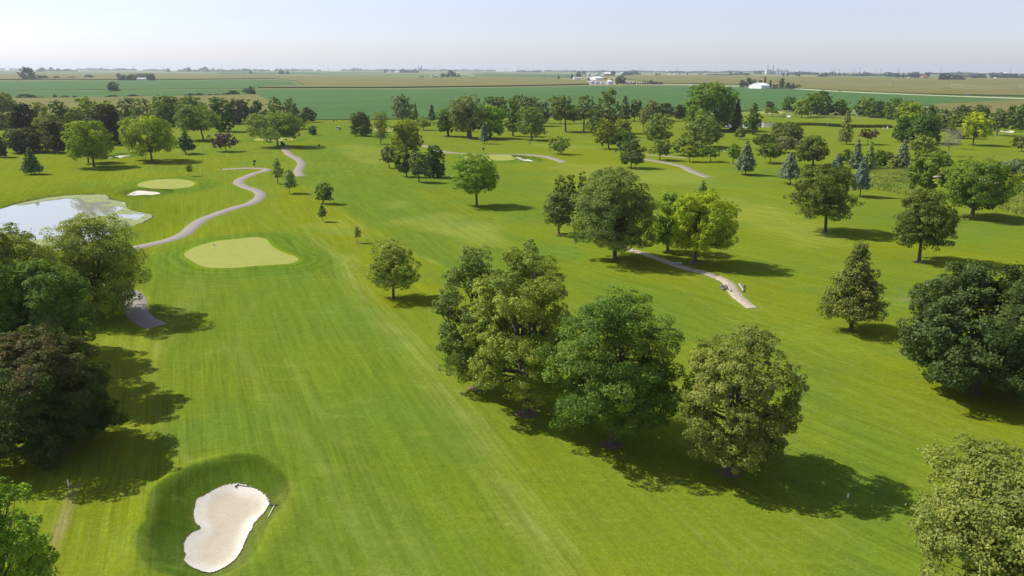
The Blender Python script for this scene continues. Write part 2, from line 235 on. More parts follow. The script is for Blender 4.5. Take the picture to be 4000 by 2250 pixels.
CARTS=[
(-90.27, 309.93, 2.2, 'golf cart with dark roof parked at the head of the cart path'),
(-86.36, 394.0, 2.6, 'golf cart driving on the far fairway'),
]
RAKES=[
((-20.86, 53.04), (-19.79, 52.68), 'green', 'rake with green handle above the big bunker'),
((-17.04, 49.68), (-17.0, 48.71), 'white', 'rake with white handle right of the big bunker'),
]
SLAB=(26.21, 120.25)
BRIDGE=([(30.91, 108.11), (30.43, 104.34)], [(32.62, 107.87), (32.17, 104.26)])
ROCKS=[(29.57, 106.26), (29.62, 105.64), (30.1, 106.68), (29.93, 105.5), (30.41, 106.79), (30.24, 105.86), (29.68, 105.34), (29.85, 106.78), (32.75, 106.3), (32.63, 105.53), (30.31, 105.35), (33.01, 107.08)]
BUILD=[
('barn', 387.0, 1263.2, 0.62, 31.3, 9.1, 0.55, 'white', 'white', 'bright white metal barn in front of the dark grove'),
('house', 439.0, 1378.5, 0.4, 7.2, 4.0, 0.55, 'grey', 'brownroof', 'small brown-roofed house behind the bright white barn'),
('house', -859.6, 1869.5, 0.2, 21.6, 6.6, 0.55, 'white', 'grey', 'white farmhouse almost hidden in trees on the left plain'),
('barn', 228.1, 2213.3, 0.7, 41.5, 8.8, 0.55, 'white', 'white', 'long white farm shed behind the silver bins'),
('bin', 158.9, 1604.8, 0.3, 8.3, 7.8, 0.55, 'silver', 'silver', 'silver grain bin, leftmost of the front row at the central farm'),
('bin', 164.7, 1575.8, 0.3, 9.2, 6.8, 0.55, 'silver', 'silver', 'silver grain bin, second of the front row at the central farm'),
('bin', 173.3, 1559.8, 0.3, 7.4, 5.9, 0.55, 'silver', 'silver', 'small silver grain bin, third of the front row at the central farm'),
('bin', 186.9, 1550.5, 0.3, 12.3, 9.1, 0.55, 'silver', 'white', 'white-capped grain bin beside the slim dark tree'),
('bin', 292.0, 3083.4, 0.3, 15.9, 14.9, 0.55, 'silver', 'silver', 'left silver grain bin behind the long white shed'),
('bin', 339.1, 3240.2, 0.3, 18.2, 15.0, 0.55, 'silver', 'silver', 'right silver grain bin behind the long white shed'),
('house', 323.0, 3234.9, 0.1, 15.7, 8.8, 0.55, 'cream', 'cream', 'cream shed between the two rear grain bins'),
('house', 406.1, 3475.3, 0.1, 32.7, 14.8, 0.55, 'brownwall', 'white', 'brown shed with white roof behind the central farm'),
('house', 478.0, 3681.7, 0.1, 19.9, 7.6, 0.55, 'white', 'white', 'white shed right of the brown one at the central farm'),
('house', 671.5, 4970.2, 0.1, 21.1, 9.9, 0.55, 'white', 'white', 'small distant white shed behind the central farm'),
('house', 375.5, 3381.6, 0.1, 7.8, 6.0, 0.55, 'white', 'white', 'tiny white shed beside the brown shed'),
('house', 225.0, 1579.6, 0.3, 9.8, 6.1, 0.55, 'grey', 'grey', 'grey-roofed shed left of the windbreak row'),
('house', 186.3, 2325.2, 0.2, 26.1, 6.1, 0.55, 'white', 'grey', 'white farmhouse under the tall oval tree'),
('house', -267.8, 2700.8, 0.8, 11.6, 7.2, 0.55, 'cream', 'grey', 'small pale house left of the yard grove on the plain'),
('house', -262.8, 2780.2, 0.1, 13.7, 5.8, 0.55, 'brownwall', 'grey', 'brown shed left of the yard grove on the plain'),
('house', -300.0, 4381.8, 0.1, 11.8, 7.8, 0.55, 'white', 'white', 'white shed right of the yard grove tree tops'),
('bin', -718.8, 4824.0, 0.3, 13.1, 7.1, 0.55, 'silver', 'silver', 'leftmost bin of the distant bin farmstead'),
('bin', -720.4, 4931.6, 0.3, 11.8, 8.8, 0.55, 'silver', 'silver', 'middle bin of the distant bin farmstead'),
('house', -704.4, 4940.5, 0.6, 22.6, 11.1, 0.55, 'white', 'white', 'white shed of the distant bin farmstead'),
('house', -753.5, 4913.3, 0.2, 28.5, 9.0, 0.55, 'white', 'grey', 'low white house of the distant bin farmstead'),
('house', -660.8, 5460.8, 0.1, 11.2, 4.9, 0.55, 'white', 'white', 'tiny white shed under the distant dark trees'),
('house', 1479.6, 2904.2, 0.3, 22.9, 9.4, 0.55, 'brick', 'brick', 'red-roofed farmhouse on the far right plain'),
('house', 1455.5, 2969.9, 0.1, 7.4, 4.2, 0.55, 'white', 'white', 'tiny white shed left of the tall far tree row'),
('house', 1981.6, 3376.5, 0.1, 12.8, 10.3, 0.55, 'white', 'white', 'white shed among the far right trees'),
('house', 1658.7, 2774.2, 0.1, 7.6, 5.8, 0.55, 'white', 'white', 'tiny white hut at the right cornfield edge'),
('house', 3174.8, 5206.3, 0.1, 32.4, 16.8, 0.55, 'white', 'white', 'large white building above the far right trees'),
('house', 3233.8, 5234.6, 0.1, 21.3, 13.9, 0.55, 'white', 'white', 'white building right of the large one above the far right trees'),
('house', 2708.3, 4323.4, 0.1, 11.5, 13.1, 0.55, 'white', 'white', 'rightmost white building on the far plain'),
('house', 792.2, 4084.1, 0.1, 8.6, 6.4, 0.55, 'white', 'white', 'tiny white shed on the plain, left of two'),
('house', 819.5, 4095.4, 0.1, 8.6, 6.4, 0.55, 'white', 'white', 'tiny white shed on the plain, right of two'),
('elevator', -906.8, 7948.4, 0, 50.5, 66.0, 0.5, 'farconc', 'farconc', 'grain elevator towers on the horizon'),
('factory', 1607.7, 4891.7, 0.3, 161.5, 52.1, 0.55, 'white', 'grey', 'pale factory with two chimneys on the horizon'),
]
CARS=[
(449.64, 1131.15, 'blue', 'blue-grey car on the country road, left one'),
(444.85, 1092.7, 'red', 'reddish car on the country road'),
(524.88, 927.13, 'blue2', 'blue car on the country road at right'),
]
POLES=[(-3237.2, 5169.6, 34.7), (-3382.8, 6672.8, 42.3), (-3207.4, 6844.8, 43.4), (-3392.1, 7865.5, 45), (-1876.4, 3443.5, 17.0), (-3007.3, 8359.1, 45), (-1665.0, 5113.1, 36.3), (-1468.8, 5023.3, 34.2), (-1426.5, 5492.8, 32.7), (-1227.5, 5385.3, 33.1), (-1080.2, 5479.1, 31.1), (-930.8, 5575.3, 31.7), (-1031.2, 7050.3, 36.7), (-666.8, 7375.3, 31.4), (-170.9, 5014.7, 28.5), (-195.5, 7813.1, 44.3), (-75.2, 7928.2, 45.0), (50.6, 7010.8, 45), (178.7, 7115.0, 45), (299.0, 6706.7, 45), (450.4, 6821.4, 45), (558.2, 6597.2, 45), (908.7, 7731.5, 45), (-31.6, 4687.6, 26.6), (102.4, 5165.7, 29.3), (98.4, 2472.6, 18.8), (1251.6, 8034.9, 43.3), (1046.9, 5709.3, 32.4), (585.5, 3409.4, 24.2), (1479.9, 7291.0, 37.9), (1503.4, 5984.5, 34.0), (1619.6, 6055.9, 33.3), (1606.7, 4073.1, 30.1), (1397.5, 3511.0, 33.9), (1649.6, 4090.1, 34.9), (1641.3, 3908.0, 31.1), (1904.3, 4502.9, 35.0), (1491.1, 3473.8, 38.5), (1779.4, 3960.5, 35.3), (1909.8, 4194.1, 35.0), (1545.2, 3239.0, 37.4), (1912.4, 3617.0, 41.8), (3214.1, 5225.1, 45), (466.3, 988.8, 14.8), (512.5, 944.7, 14.5), (547.0, 872.4, 15.5)]
WOODS=[
(-8803, 13889, -8749, 13923, 28.3, 'x'),
(-3214, 5473, -3187, 5489, 28.5, 'x'),
(-3322, 5717, -3241, 5763, 35.8, 'x'),
(-3321, 5899, -3212, 5959, 32.8, 'x'),
(-5821, 10800, -5745, 10841, 28.1, 'x'),
(-5818, 11004, -5631, 11101, 31.9, 'x'),
(-9061, 14555, -8889, 14661, 22.8, 'x'),
(-4685, 8936, -4595, 8982, 30.5, 'x'),
(-4320, 8462, -4053, 8593, 30.7, 'x'),
(-4094, 8697, -4057, 8714, 29.6, 'x'),
(-3907, 8550, -3702, 8641, 18.7, 'x'),
(-2731, 6599, -2697, 6612, 18.8, 'x'),
(-2429, 5933, -2269, 5996, 41.2, 'x'),
(-2470, 6486, -2143, 6602, 29.1, 'x'),
(-2846, 8647, -2710, 8690, 25.4, 'x'),
(-2216, 7082, -2178, 7094, 23.5, 'x'),
(-2362, 7742, -2330, 7751, 18.3, 'x'),
(-2293, 7815, -2269, 7822, 29.6, 'x'),
(-2600, 8972, -2506, 8999, 29.8, 'x'),
(-2512, 9071, -2465, 9084, 28.3, 'x'),
(-2589, 9569, -2377, 9624, 21.8, 'x'),
(-1972, 8180, -1952, 8184, 24.8, 'x'),
(-2085, 9900, -1777, 9960, 37.6, 'x'),
(-1869, 10433, -1340, 10514, 19.8, 'x'),
(-1049, 9432, -945, 9443, 30.7, 'x'),
(-965, 9576, -816, 9589, 26.6, 'x'),
(-829, 9706, -769, 9711, 34.4, 'x'),
(-778, 9814, -664, 9823, 27.3, 'x'),
(-736, 10895, -563, 10905, 31.6, 'x'),
(-536, 10507, -381, 10513, 26.1, 'x'),
(-357, 10770, -228, 10774, 24.2, 'x'),
(28, 7084, 250, 7079, 22.6, 'x'),
(342, 8769, 638, 8753, 18.0, 'x'),
(580, 7950, 985, 7910, 16.9, 'x'),
(494, 4890, 529, 4886, 12.5, 'x'),
(1055, 8474, 1587, 8390, 18.0, 'x'),
(1302, 6886, 1545, 6836, 20.5, 'x'),
(1604, 7143, 1910, 7068, 19.2, 'x'),
(2407, 9008, 2797, 8895, 20.3, 'x'),
(1141, 4266, 1243, 4237, 11.5, 'x'),
(2046, 6505, 2417, 6376, 19.2, 'x'),
(1578, 4605, 1726, 4551, 16.3, 'x'),
(975, 4047, 1087, 4018, 5.7, 'x'),
(1435, 3782, 1625, 3705, 22.4, 'x'),
(1660, 3837, 1772, 3786, 20.6, 'x'),
(1604, 3462, 1727, 3402, 21.2, 'x'),
(2840, 5535, 3105, 5391, 22.3, 'x'),
(2726, 4814, 2958, 4675, 20.2, 'x'),
(1326, 3495, 1349, 3486, 19.9, 'x'),
(1926, 3561, 2022, 3508, 15.1, 'x'),
]
LONGGRASS=[[(104.96, 226.96), (113.86, 242.11), (120.94, 246.01), (123.84, 241.14), (101.15, 195.12), (97.97, 193.45), (95.49, 198.28), (96.06, 206.98)], [(110.14, 177.58), (120.68, 189.24), (132.78, 207.78), (138.86, 206.11), (110.8, 162.71), (110.05, 166.19)]]
REEDS=[(157.77, 445.22), (170.14, 440.73), (174.65, 435.37), (178.81, 429.54), (186.39, 425.17), (197.74, 423.92), (199.8, 422.85)]
TREES=[
('roundy', 'olivelt', 1.36, 64.63, 14.6, 4.8, 2.35, -0.99, 'tall yellow-olive tree with bare lower trunk and mulch ring, foremost left of the central clump'),
('roundy', 'greygreenlt', -3.19, 70.51, 13.64, 3.71, 1.64, -0.25, 'grey-green tree at the back left of the central clump'),
('conifer', 'coniferlt', 2.19, 92.55, 10.43, 3.22, 2.8, 0.04, 'feathery conifer whose pointed tip rises behind the central clump'),
('roundy', 'green', 8.35, 58.73, 12.66, 5.43, 1.72, -0.22, 'broad deep green tree in the middle of the central clump'),
('roundy', 'olive', 16.97, 54.22, 11.5, 4.41, 1.82, 0.11, 'brownish olive tree at the right end of the central clump'),
('open', 'olivelt', -16.02, 101.08, 7.7, 3.61, 1.85, 0.18, 'small open-crowned tree with forked trunk left of the central clump'),
('dense', 'dk', 44.78, 69.63, 12.2, 7.43, 1.18, 0.14, 'very dense dark rounded tree cut by the right edge'),
('round', 'olive', 27.92, 37.22, 10.21, 5.07, 3.01, -0.75, 'olive green tree filling the bottom right corner'),
('pinecone', 'pine', 40.38, 88.03, 10.48, 3.44, 1.62, -0.11, 'solitary brownish pyramidal pine left of the dense dark tree on the right'),
('roundy', 'olivelt', -51.6, 92.81, 12.4, 5.6, 1.27, 0.56, 'open tree with drooping branch over the path bend, beside the pond'),
('round', 'olivelt', -51.88, 77.62, 14.03, 6.06, 2.53, 0.48, 'light olive tree in front of the pond at the left edge'),
('round', 'green', -43.37, 69.22, 12.8, 4.23, 3.65, 0.22, 'mid green tree in the left clump leaning over the path shadow'),
('pinecone', 'coniferlt', -43.19, 66.91, 10.82, 2.62, 4.97, 0.76, 'light olive conical tree in the middle of the left clump'),
('round', 'green', -48.71, 66.87, 13.19, 4.31, 4.0, 1.06, 'leafy green tree in the left clump cut by the left edge'),
('dense', 'maple', -36.37, 56.7, 9.76, 5.32, 0.85, -1.42, 'dark tree with rust-tinged top in front of the left clump'),
('open', 'lt', -27.62, 34.64, 9.75, 3.07, 2.77, 1.06, 'sparse light green tree in the bottom left corner'),
('round', 'greygreenlt', 16.71, 123.19, 14.6, 6.48, 2.35, -0.63, 'largest grey-green tree of the middle group beside the dirt path'),
('round', 'greygreen', 8.72, 143.27, 7.63, 2.86, 1.96, -0.03, 'small rounded tree with mulch ring left of the large grey-green tree'),
('oval', 'greygreen', 10.93, 170.55, 7.45, 1.64, 0.6, -0.37, 'rounded tree at the left of the dark upright group behind the middle group'),
('oval', 'olivedk', 12.35, 165.67, 8.2, 1.48, 0.58, -0.01, 'upright olive tree second from the left behind the middle group'),
('oval', 'green', 15.02, 165.72, 8.8, 1.32, 0.56, -0.09, 'upright dark tree behind the middle group, third from the left'),
('oval', 'green', 17.47, 164.58, 9.14, 1.72, 0.61, 0.22, 'upright dark tree touching the large grey-green tree from behind'),
('round', 'lt', 26.39, 129.01, 10.14, 2.92, 1.51, -0.26, 'light green tree in the middle group, partly behind the bright yellow-green one'),
('round', 'yel', 29.12, 120.68, 11.38, 5.0, 2.46, 0.83, 'bright yellow-green tree with mulch ring at the right of the middle group'),
('conifer', 'coniferdk', 45.18, 183.32, 4.93, 1.41, 0.87, -0.21, 'slim bare-topped conifer peeping out above the bright yellow-green tree'),
('round', 'olivedk', 59.77, 146.17, 12.81, 5.58, 3.09, -1.14, 'dark olive round-crowned tree with forked trunk on the right lawn'),
('oval', 'olivedk', 66.4, 123.65, 11.58, 4.7, 2.7, 0.21, 'upright dark olive tree with bare leaning trunk and mulch ring, right lawn'),
('round', 'green2', 96.92, 162.25, 12.16, 7.04, 2.32, 0.42, 'wide dark green tree with thick trunk near the reed bed at right'),
('round', 'green2', 101.61, 190.39, 11.4, 4.47, 1.76, 0.2, 'leafy bright green tree behind the upright dark olive tree'),
('spruce', 'bluegrey', 75.46, 211.53, 8.9, 3.79, 2.06, -0.41, 'grey-green spruce with mulch ring left of the dark olive round-crowned tree'),
('spruce', 'blue', 85.11, 189.76, 9.99, 2.74, 2.28, -0.18, 'bluish spruce standing alone beside the long grass'),
('bush', 'grey', 147.88, 225.82, 5.14, 6.03, 0.85, -0.13, 'grey-green bushy tree at the right edge behind the wide dark green tree'),
('roundy', 'ltgreen', -8.0, 174.33, 11.4, 5.08, 3.2, -0.4, 'light green tree standing alone in front of the round putting green'),
('oval', 'green', -43.16, 176.07, 4.8, 1.93, 0.8, 0.4, 'young dark green tree, upper one of the pair on the rough strip'),
('conifer', 'coniferdk', -38.26, 155.15, 3.9, 1.17, 1.2, -0.04, 'slender young tree with staked trunk just below the young dark green one'),
('sapling', 'olivemid', -27.37, 135.17, 2.97, 0.62, 1.09, 0.05, 'tiny sapling with mulch ring alone on the rough strip'),
('conifer', 'coniferlt', -62.82, 208.48, 7.08, 2.14, 1.89, 0.1, 'light feathery conifer beside the cart path loop'),
('conifer', 'coniferlt', -55.06, 191.62, 6.4, 2.3, 1.65, 0.21, 'shorter feathery conifer right of the cart path loop'),
('round', 'greygreen', -38.46, 244.47, 6.75, 2.3, 1.74, -0.27, 'small round tree at the left of the five-tree cluster'),
('round', 'greendk', -30.34, 223.77, 8.45, 2.72, 1.29, -0.71, 'dark green tree in the five-tree cluster, second from the left'),
('round', 'grey', -25.44, 212.15, 8.13, 2.56, 1.8, -0.21, 'thin-stemmed grey-green tree nearest in the five-tree cluster'),
('dense', 'greendk', -23.43, 222.24, 8.84, 3.04, 0.47, 1.15, 'dense dark green tree at the right of the five-tree cluster'),
('round', 'yelolive', -37.66, 280.08, 12.27, 5.76, 1.44, 0.01, 'tall yellow-green tree behind the five-tree cluster'),
('round', 'olive', -277.61, 428.76, 16.46, 8.41, 6.06, 1.84, 'brownish tree at the far left edge, highest on the left'),
('dense', 'dkpurp', -203.0, 327.39, 15.32, 6.01, 1.72, 0.95, 'tall blackish tree near the left edge behind the dark olive tree'),
('round', 'greygreen', -233.05, 364.65, 10.2, 5.12, 2.05, -1.31, 'grey-green tree at the left edge with a thin visible trunk'),
('dense', 'dk', -177.23, 270.93, 6.89, 2.23, 0.47, 0.88, 'dark tree cut by the left edge beside its own shadow'),
('dense', 'dkolive', -178.24, 286.78, 8.68, 6.42, 0.48, 0.84, 'dark olive tree just behind the little spruce on the left'),
('spruce', 'coniferdk', -139.12, 225.82, 8.18, 3.29, 1.07, 0.33, 'small dark spruce alone on the left lawn above the pond'),
('round', 'yelolive', -253.19, 423.72, 11.49, 4.68, 0.81, 1.43, 'yellow-tinged tree in the back row left of the black conical one'),
('round', 'greendk', -249.87, 436.3, 12.32, 4.98, 1.08, 1.19, 'dark green tree in the back row with open field behind its top'),
('round', 'olive', -181.72, 310.87, 12.11, 6.14, 2.32, 0.29, 'wide olive tree behind the black conical tree'),
('egg', 'dkpurp', -164.89, 284.95, 11.18, 5.02, 0.91, -0.09, 'large blackish conical tree with low skirt on the left lawn'),
('egg', 'dk', -161.84, 287.27, 11.24, 2.21, 0.93, 0.92, 'narrow dark tree squeezed between the black conical and the yellow-green one'),
('round', 'yel', -214.49, 397.1, 15.67, 5.87, 1.13, 2.45, 'bright yellow-topped tree in the left back row'),
('round', 'greygreenlt', -201.52, 363.61, 11.76, 4.02, 3.15, 1.33, 'pale grey-green tree below the yellow-topped one'),
('round', 'yel', -217.28, 425.31, 12.93, 3.73, 1.3, 1.01, 'small yellow tip rising behind the blackish tree, left back row'),
('dense', 'dkpurp', -162.16, 318.2, 15.32, 6.36, 0.39, -1.13, 'tall blackish tree between the two yellow-green ones on the left lawn'),
('round', 'dkolive', -177.88, 339.53, 11.85, 4.95, 3.33, 0.15, 'brown-olive tree in front of the tall blackish one, left lawn'),
('round', 'olivemid', -138.21, 255.48, 11.2, 4.31, 2.41, 1.05, 'tree mostly hidden behind the nearer yellow-green one with only its trunk clear'),
('round', 'yelgreen', -130.12, 243.58, 14.04, 6.84, 3.0, -0.28, 'yellow-green tree with bare trunk left of the little white bunker'),
('spread', 'yelgreen', -119.21, 259.38, 14.33, 9.29, 2.77, -0.6, 'largest spreading yellow-green tree on the left lawn'),
('sapling', 'greendk', -128.38, 269.82, 2.84, 0.93, 1.15, 0.19, 'tiny sapling beside the trunk of the largest yellow-green tree'),
('round', 'olive', -209.94, 431.79, 14.08, 5.11, 0.45, 1.11, 'olive tree at the left end of the back hedgerow'),
('round', 'olivemid', -198.7, 426.13, 13.69, 5.04, 0.32, 1.03, 'second olive tree along the back hedgerow'),
('round', 'green2', -184.03, 420.78, 15.48, 8.26, 0.37, 0.99, 'tall bright-topped green tree in the back hedgerow'),
('round', 'green2', -170.78, 421.36, 15.17, 7.7, 0.36, 1.41, 'wide bright-topped green tree at the middle of the back hedgerow'),
('bush', 'greendk', -187.73, 417.68, 5.12, 15.56, 0.35, -1.92, 'low dark undergrowth bush filling the foot of the back hedgerow'),
('spread', 'olivemid', -131.92, 337.29, 14.72, 9.62, 4.2, -1.42, 'rounded spreading tree with leaning trunk above the small dark cone-shaped one'),
('egg', 'bluegreen', -117.61, 283.08, 7.88, 3.69, 1.41, 0.18, 'small neat dark green cone-shaped tree'),
('sapling', 'greendk', -92.67, 223.46, 3.85, 0.95, 1.11, 0.37, 'tiny sapling alone near the oval green by the pond'),
('oval', 'green3', -141.12, 384.73, 15.84, 6.46, 0.67, -0.18, 'tall dark green tree in front of the back hedgerow'),
('round', 'dkolive', -150.69, 437.61, 13.08, 7.41, 0.3, 0.61, 'dark olive rounded tree in the back hedgerow'),
('round', 'greendk', -140.33, 438.08, 12.16, 4.95, 0.39, 0.62, 'green tree in the hedgerow left of the airy tall one'),
('round', 'olive', -124.91, 385.37, 8.77, 4.68, 1.62, 0.74, 'olive tree tucked behind the left side of the umbrella-shaped tree'),
('open', 'olivemid', -127.04, 429.31, 15.04, 4.49, 4.85, -0.57, 'airy tall tree rising behind the umbrella-shaped one'),
('open', 'olivemid', -125.19, 441.98, 13.76, 3.52, 4.61, 1.28, 'airy smaller tree right of the airy tall one'),
('egg', 'green3', -108.61, 401.48, 12.16, 4.28, 0.75, -0.8, 'dark green conical tree right of the umbrella-shaped tree'),
('bush', 'dkolive', -116.81, 454.34, 8.15, 4.77, 0.2, -0.01, 'dark bushy tree at the right end of the back hedgerow'),
('spread', 'olivemid', -92.26, 309.87, 13.34, 10.35, 3.34, -0.29, 'umbrella-shaped tree with many limbs at the head of the cart path'),
('spread', 'purple', -105.77, 291.23, 6.72, 4.49, 1.68, -1.08, 'small purple-leaved tree on the left lawn'),
('bush', 'bluegreen', -92.65, 365.51, 4.07, 2.16, 0.28, 0.18, 'tiny round dark shrub-like tree right of the umbrella-shaped tree'),
('dense', 'greygreen', -68.69, 360.71, 10.73, 4.99, 0.69, -0.22, 'greyish rounded tree left of the thin tall pine'),
('pine', 'pine', -53.65, 321.12, 12.71, 4.55, 2.11, 0.15, 'thin tall pine with bare reddish trunk'),
('sapling', 'greendk', -58.16, 351.0, 2.85, 1.23, 0.49, 0.18, 'tiny sapling behind the thin tall pine'),
('open', 'greygreen', -61.9, 448.16, 15.67, 6.17, 2.85, 0.04, 'tree with splayed limbs standing against the soybean field'),
('round', 'olivemid', -57.3, 458.52, 6.04, 3.24, 1.17, -0.09, 'small rounded tree under the splayed one by the field edge'),
('spruce', 'coniferdk', -62.37, 512.24, 8.71, 1.68, 0.97, -0.04, 'narrow dark spruce at the edge of the soybean field, left of the dark pointed one'),
('spruce', 'coniferdk', -46.37, 455.6, 9.99, 3.0, 1.61, 0.29, 'dark pointed spruce alone against the soybean field'),
('spread', 'olivelt', -44.45, 396.75, 6.77, 3.75, 1.45, -0.18, 'little round light tree below the dark pointed spruce'),
('round', 'green2', -29.2, 360.03, 12.39, 5.28, 2.08, -0.68, 'rounded green tree left of the gnarled oak'),
('roundy', 'oliveoak', -18.97, 349.98, 18.33, 7.91, 3.53, -1.02, 'big gnarled oak with very thick trunk'),
('bush', 'greygreen', -23.61, 389.43, 6.88, 3.95, 0.63, -0.88, 'low grey-green bushy tree half hidden by the gnarled oak trunk'),
('round', 'yelgreen2', -10.04, 351.52, 14.19, 5.99, 1.93, 0.88, 'bright yellow-green tree right of the gnarled oak'),
('spruce', 'blue', -11.52, 323.22, 9.16, 2.27, 1.44, -0.03, 'small blue spruce in front of the bright yellow-green tree'),
('round', 'oliveoak', -8.89, 434.57, 15.13, 6.89, 3.43, -0.52, 'olive tree behind the bright yellow-green one, against the soybean field'),
('oval', 'green2', 0.22, 363.73, 16.49, 4.07, 2.1, -0.25, 'tall oval deep green tree in the middle of the central row'),
('round', 'oliveoak', 2.79, 461.36, 15.23, 4.39, 2.67, 0.02, 'dark tree top behind the oval deep green one'),
('round', 'greygreen', 9.48, 429.28, 15.25, 6.51, 2.8, 0.17, 'bluish grey-green round tree in the back of the central row'),
('roundy', 'olivemid', 8.37, 342.23, 14.1, 6.59, 2.4, -0.44, 'broad olive tree with dark trunk right of the oval deep green one'),
('round', 'bluegreen', 18.14, 447.25, 11.85, 3.01, 1.62, 0.01, 'narrow bluish tree behind the broad olive one'),
('round', 'greendk', 26.78, 445.69, 8.05, 4.2, 2.39, -0.87, 'small dark tree seen under the vase-shaped one'),
('spread', 'oliveoak', 26.27, 390.44, 17.39, 7.19, 5.79, -1.78, 'vase-shaped tree with clear trunk, left of the pair'),
('round', 'greendk', 35.34, 452.66, 7.73, 3.78, 1.39, -0.23, 'small dark tree seen between the two vase-shaped trees'),
('spread', 'oliveoak', 34.47, 383.4, 17.71, 5.15, 6.16, 0.47, 'vase-shaped tree with split trunk, right of the pair'),
('round', 'greygreenlt', 37.95, 368.24, 12.27, 4.47, 1.91, 0.04, 'grey-green tree at the foot of the tall poplar group'),
('oval', 'poplar', 45.51, 382.39, 20.28, 6.06, 2.04, 0.23, 'tallest poplar of the central row'),
('open', 'olivelt', 16.47, 284.33, 6.23, 3.84, 1.14, 0.39, 'small multi-stemmed tree above the curve of the cart path'),
('round', 'yelolive', 37.31, 305.17, 11.61, 4.13, 1.8, -1.48, 'yellow-olive tree in front of the poplars'),
('egg', 'greygreen', 66.51, 471.49, 14.2, 3.75, 1.09, -0.08, 'dark pointed tree right of the tallest poplar'),
('round', 'olivelt', 49.63, 359.97, 8.29, 4.2, 1.7, 0.08, 'light rounded tree right of the yellow-olive one'),
('round', 'green3', 41.18, 301.63, 6.95, 4.62, 0.51, 1.38, 'dark round tree below the light rounded one'),
('roundy', 'greygreen', 37.06, 244.82, 8.76, 4.06, 1.33, 0.24, 'grey-green tree standing alone at the end of the cart path'),
('oval', 'olivedk', 72.21, 471.76, 12.38, 2.59, 2.23, -0.39, 'slim dark tree against the soybean field, with thin trunk'),
('oval', 'dkolive', 77.19, 483.08, 11.51, 2.52, 2.05, -0.54, 'slim dark tree left of the rust-tinged tree'),
('pine', 'pinedk', 63.55, 384.54, 12.68, 2.84, 4.19, -0.33, 'pine with long bare reddish trunk right of the small row'),
('round', 'rust', 81.07, 461.6, 11.99, 5.09, 0.71, -0.26, 'rust-tinged round tree in the right back row'),
('round', 'dkolive', 92.0, 474.17, 10.75, 4.49, 2.56, -0.37, 'dark tree right of the rust-tinged one'),
('dense', 'dkolive', 103.27, 494.42, 8.61, 3.93, 0.65, 0.37, 'dark ball-shaped tree on a short trunk left of the giant cottonwood'),
('round', 'greygreen', 108.49, 492.33, 6.0, 2.65, 1.21, -0.58, 'small grey tree touching the giant cottonwood on its left'),
('dense2', 'poplargreen', 104.68, 399.73, 22.88, 12.84, 1.29, -5.07, 'giant cottonwood towering above the right half of the course'),
('roundy', 'willow', 75.18, 313.33, 12.24, 7.83, 1.71, -0.38, 'willow-like tree in front of the giant cottonwood'),
('spruce', 'rustspruce', 113.69, 401.15, 14.99, 4.4, 0.47, -0.53, 'dark spruce with rust-brown top right of the giant cottonwood'),
('egg', 'green2', 114.07, 376.59, 14.47, 4.06, 2.25, -0.19, 'pointed green tree left of the small far pond'),
('egg', 'olivemid', 100.46, 350.25, 5.46, 2.31, 1.02, 0.12, 'little pale conical tree in front of the rust-topped spruce'),
('round', 'dkolive', 194.28, 604.88, 6.56, 3.57, 0.76, -0.18, 'dark little tree by the field edge near the far pond'),
('spread', 'olivemid', 169.8, 520.18, 6.33, 4.27, 2.44, -1.26, 'small spreading grey tree by the far green'),
('round', 'greendk', 202.14, 582.93, 10.55, 5.38, 0.7, -0.4, 'dark round tree at the field edge by the far bunker'),
('round', 'yelgreen', 185.44, 511.63, 11.47, 5.55, 1.94, -0.66, 'light green tree right of the far bunker'),
('round', 'green2', 194.3, 519.74, 14.45, 7.39, 2.21, 1.27, 'dark green tree right of the light green one by the far bunker'),
('roundy', 'willow', 59.19, 318.74, 12.56, 5.62, 1.94, -0.31, 'willow-like tree above the second cart path'),
('spread', 'olivemid', 50.13, 267.06, 7.04, 3.77, 1.69, 0.04, 'round spreading tree beside the second cart path'),
('round', 'olivemid', 62.47, 283.01, 6.34, 4.62, 1.1, -0.1, 'olive tree behind the pair of small spreading ones'),
('spread', 'yelolive', 59.31, 262.63, 5.52, 3.47, 1.7, -0.06, 'left of the pair of small spreading trees right of the cart path'),
('spread', 'green2', 66.72, 263.75, 5.28, 3.28, 1.66, -0.71, 'right of the pair of small spreading trees, darker green'),
('round', 'ltgreen', 72.19, 256.68, 6.68, 2.52, 1.66, 0.07, 'light green small tree just left of the large blue-grey spruce'),
('spruce', 'bluegrey', 68.39, 229.36, 10.36, 3.44, 1.61, -0.1, 'large blue-grey spruce with mulch ring in the right middle'),
('dense', 'olivedk', 108.69, 312.16, 9.57, 6.77, 1.1, -0.5, 'dark dome-shaped tree behind the greyish one'),
('round', 'olivedk', 94.85, 297.94, 6.37, 3.97, 1.89, -0.42, 'olive-dark tree at the left below the dome-shaped one'),
('spread', 'greybrown', 101.44, 292.95, 6.06, 4.23, 1.41, 0.93, 'greyish brown thin-leaved tree below the dome-shaped one'),
('spread', 'olivedk', 85.1, 258.79, 6.53, 4.29, 1.95, -0.52, 'dark spreading tree right of the large blue-grey spruce'),
('roundy', 'olivedk', 96.89, 252.57, 9.52, 5.45, 1.73, -0.85, 'brownish green tree between the two grey spruces, with thick short trunk'),
('round', 'greendk', 212.74, 543.24, 15.76, 7.04, 0.35, -2.94, 'dark tree at the left end of the right hedgerow'),
('bush', 'green2', 224.38, 543.88, 10.13, 7.44, 0.24, -0.85, 'bushy green tree second in the right hedgerow'),
('round', 'olivemid', 233.71, 527.96, 12.29, 8.07, 0.22, -0.8, 'rounded olive tree third in the right hedgerow'),
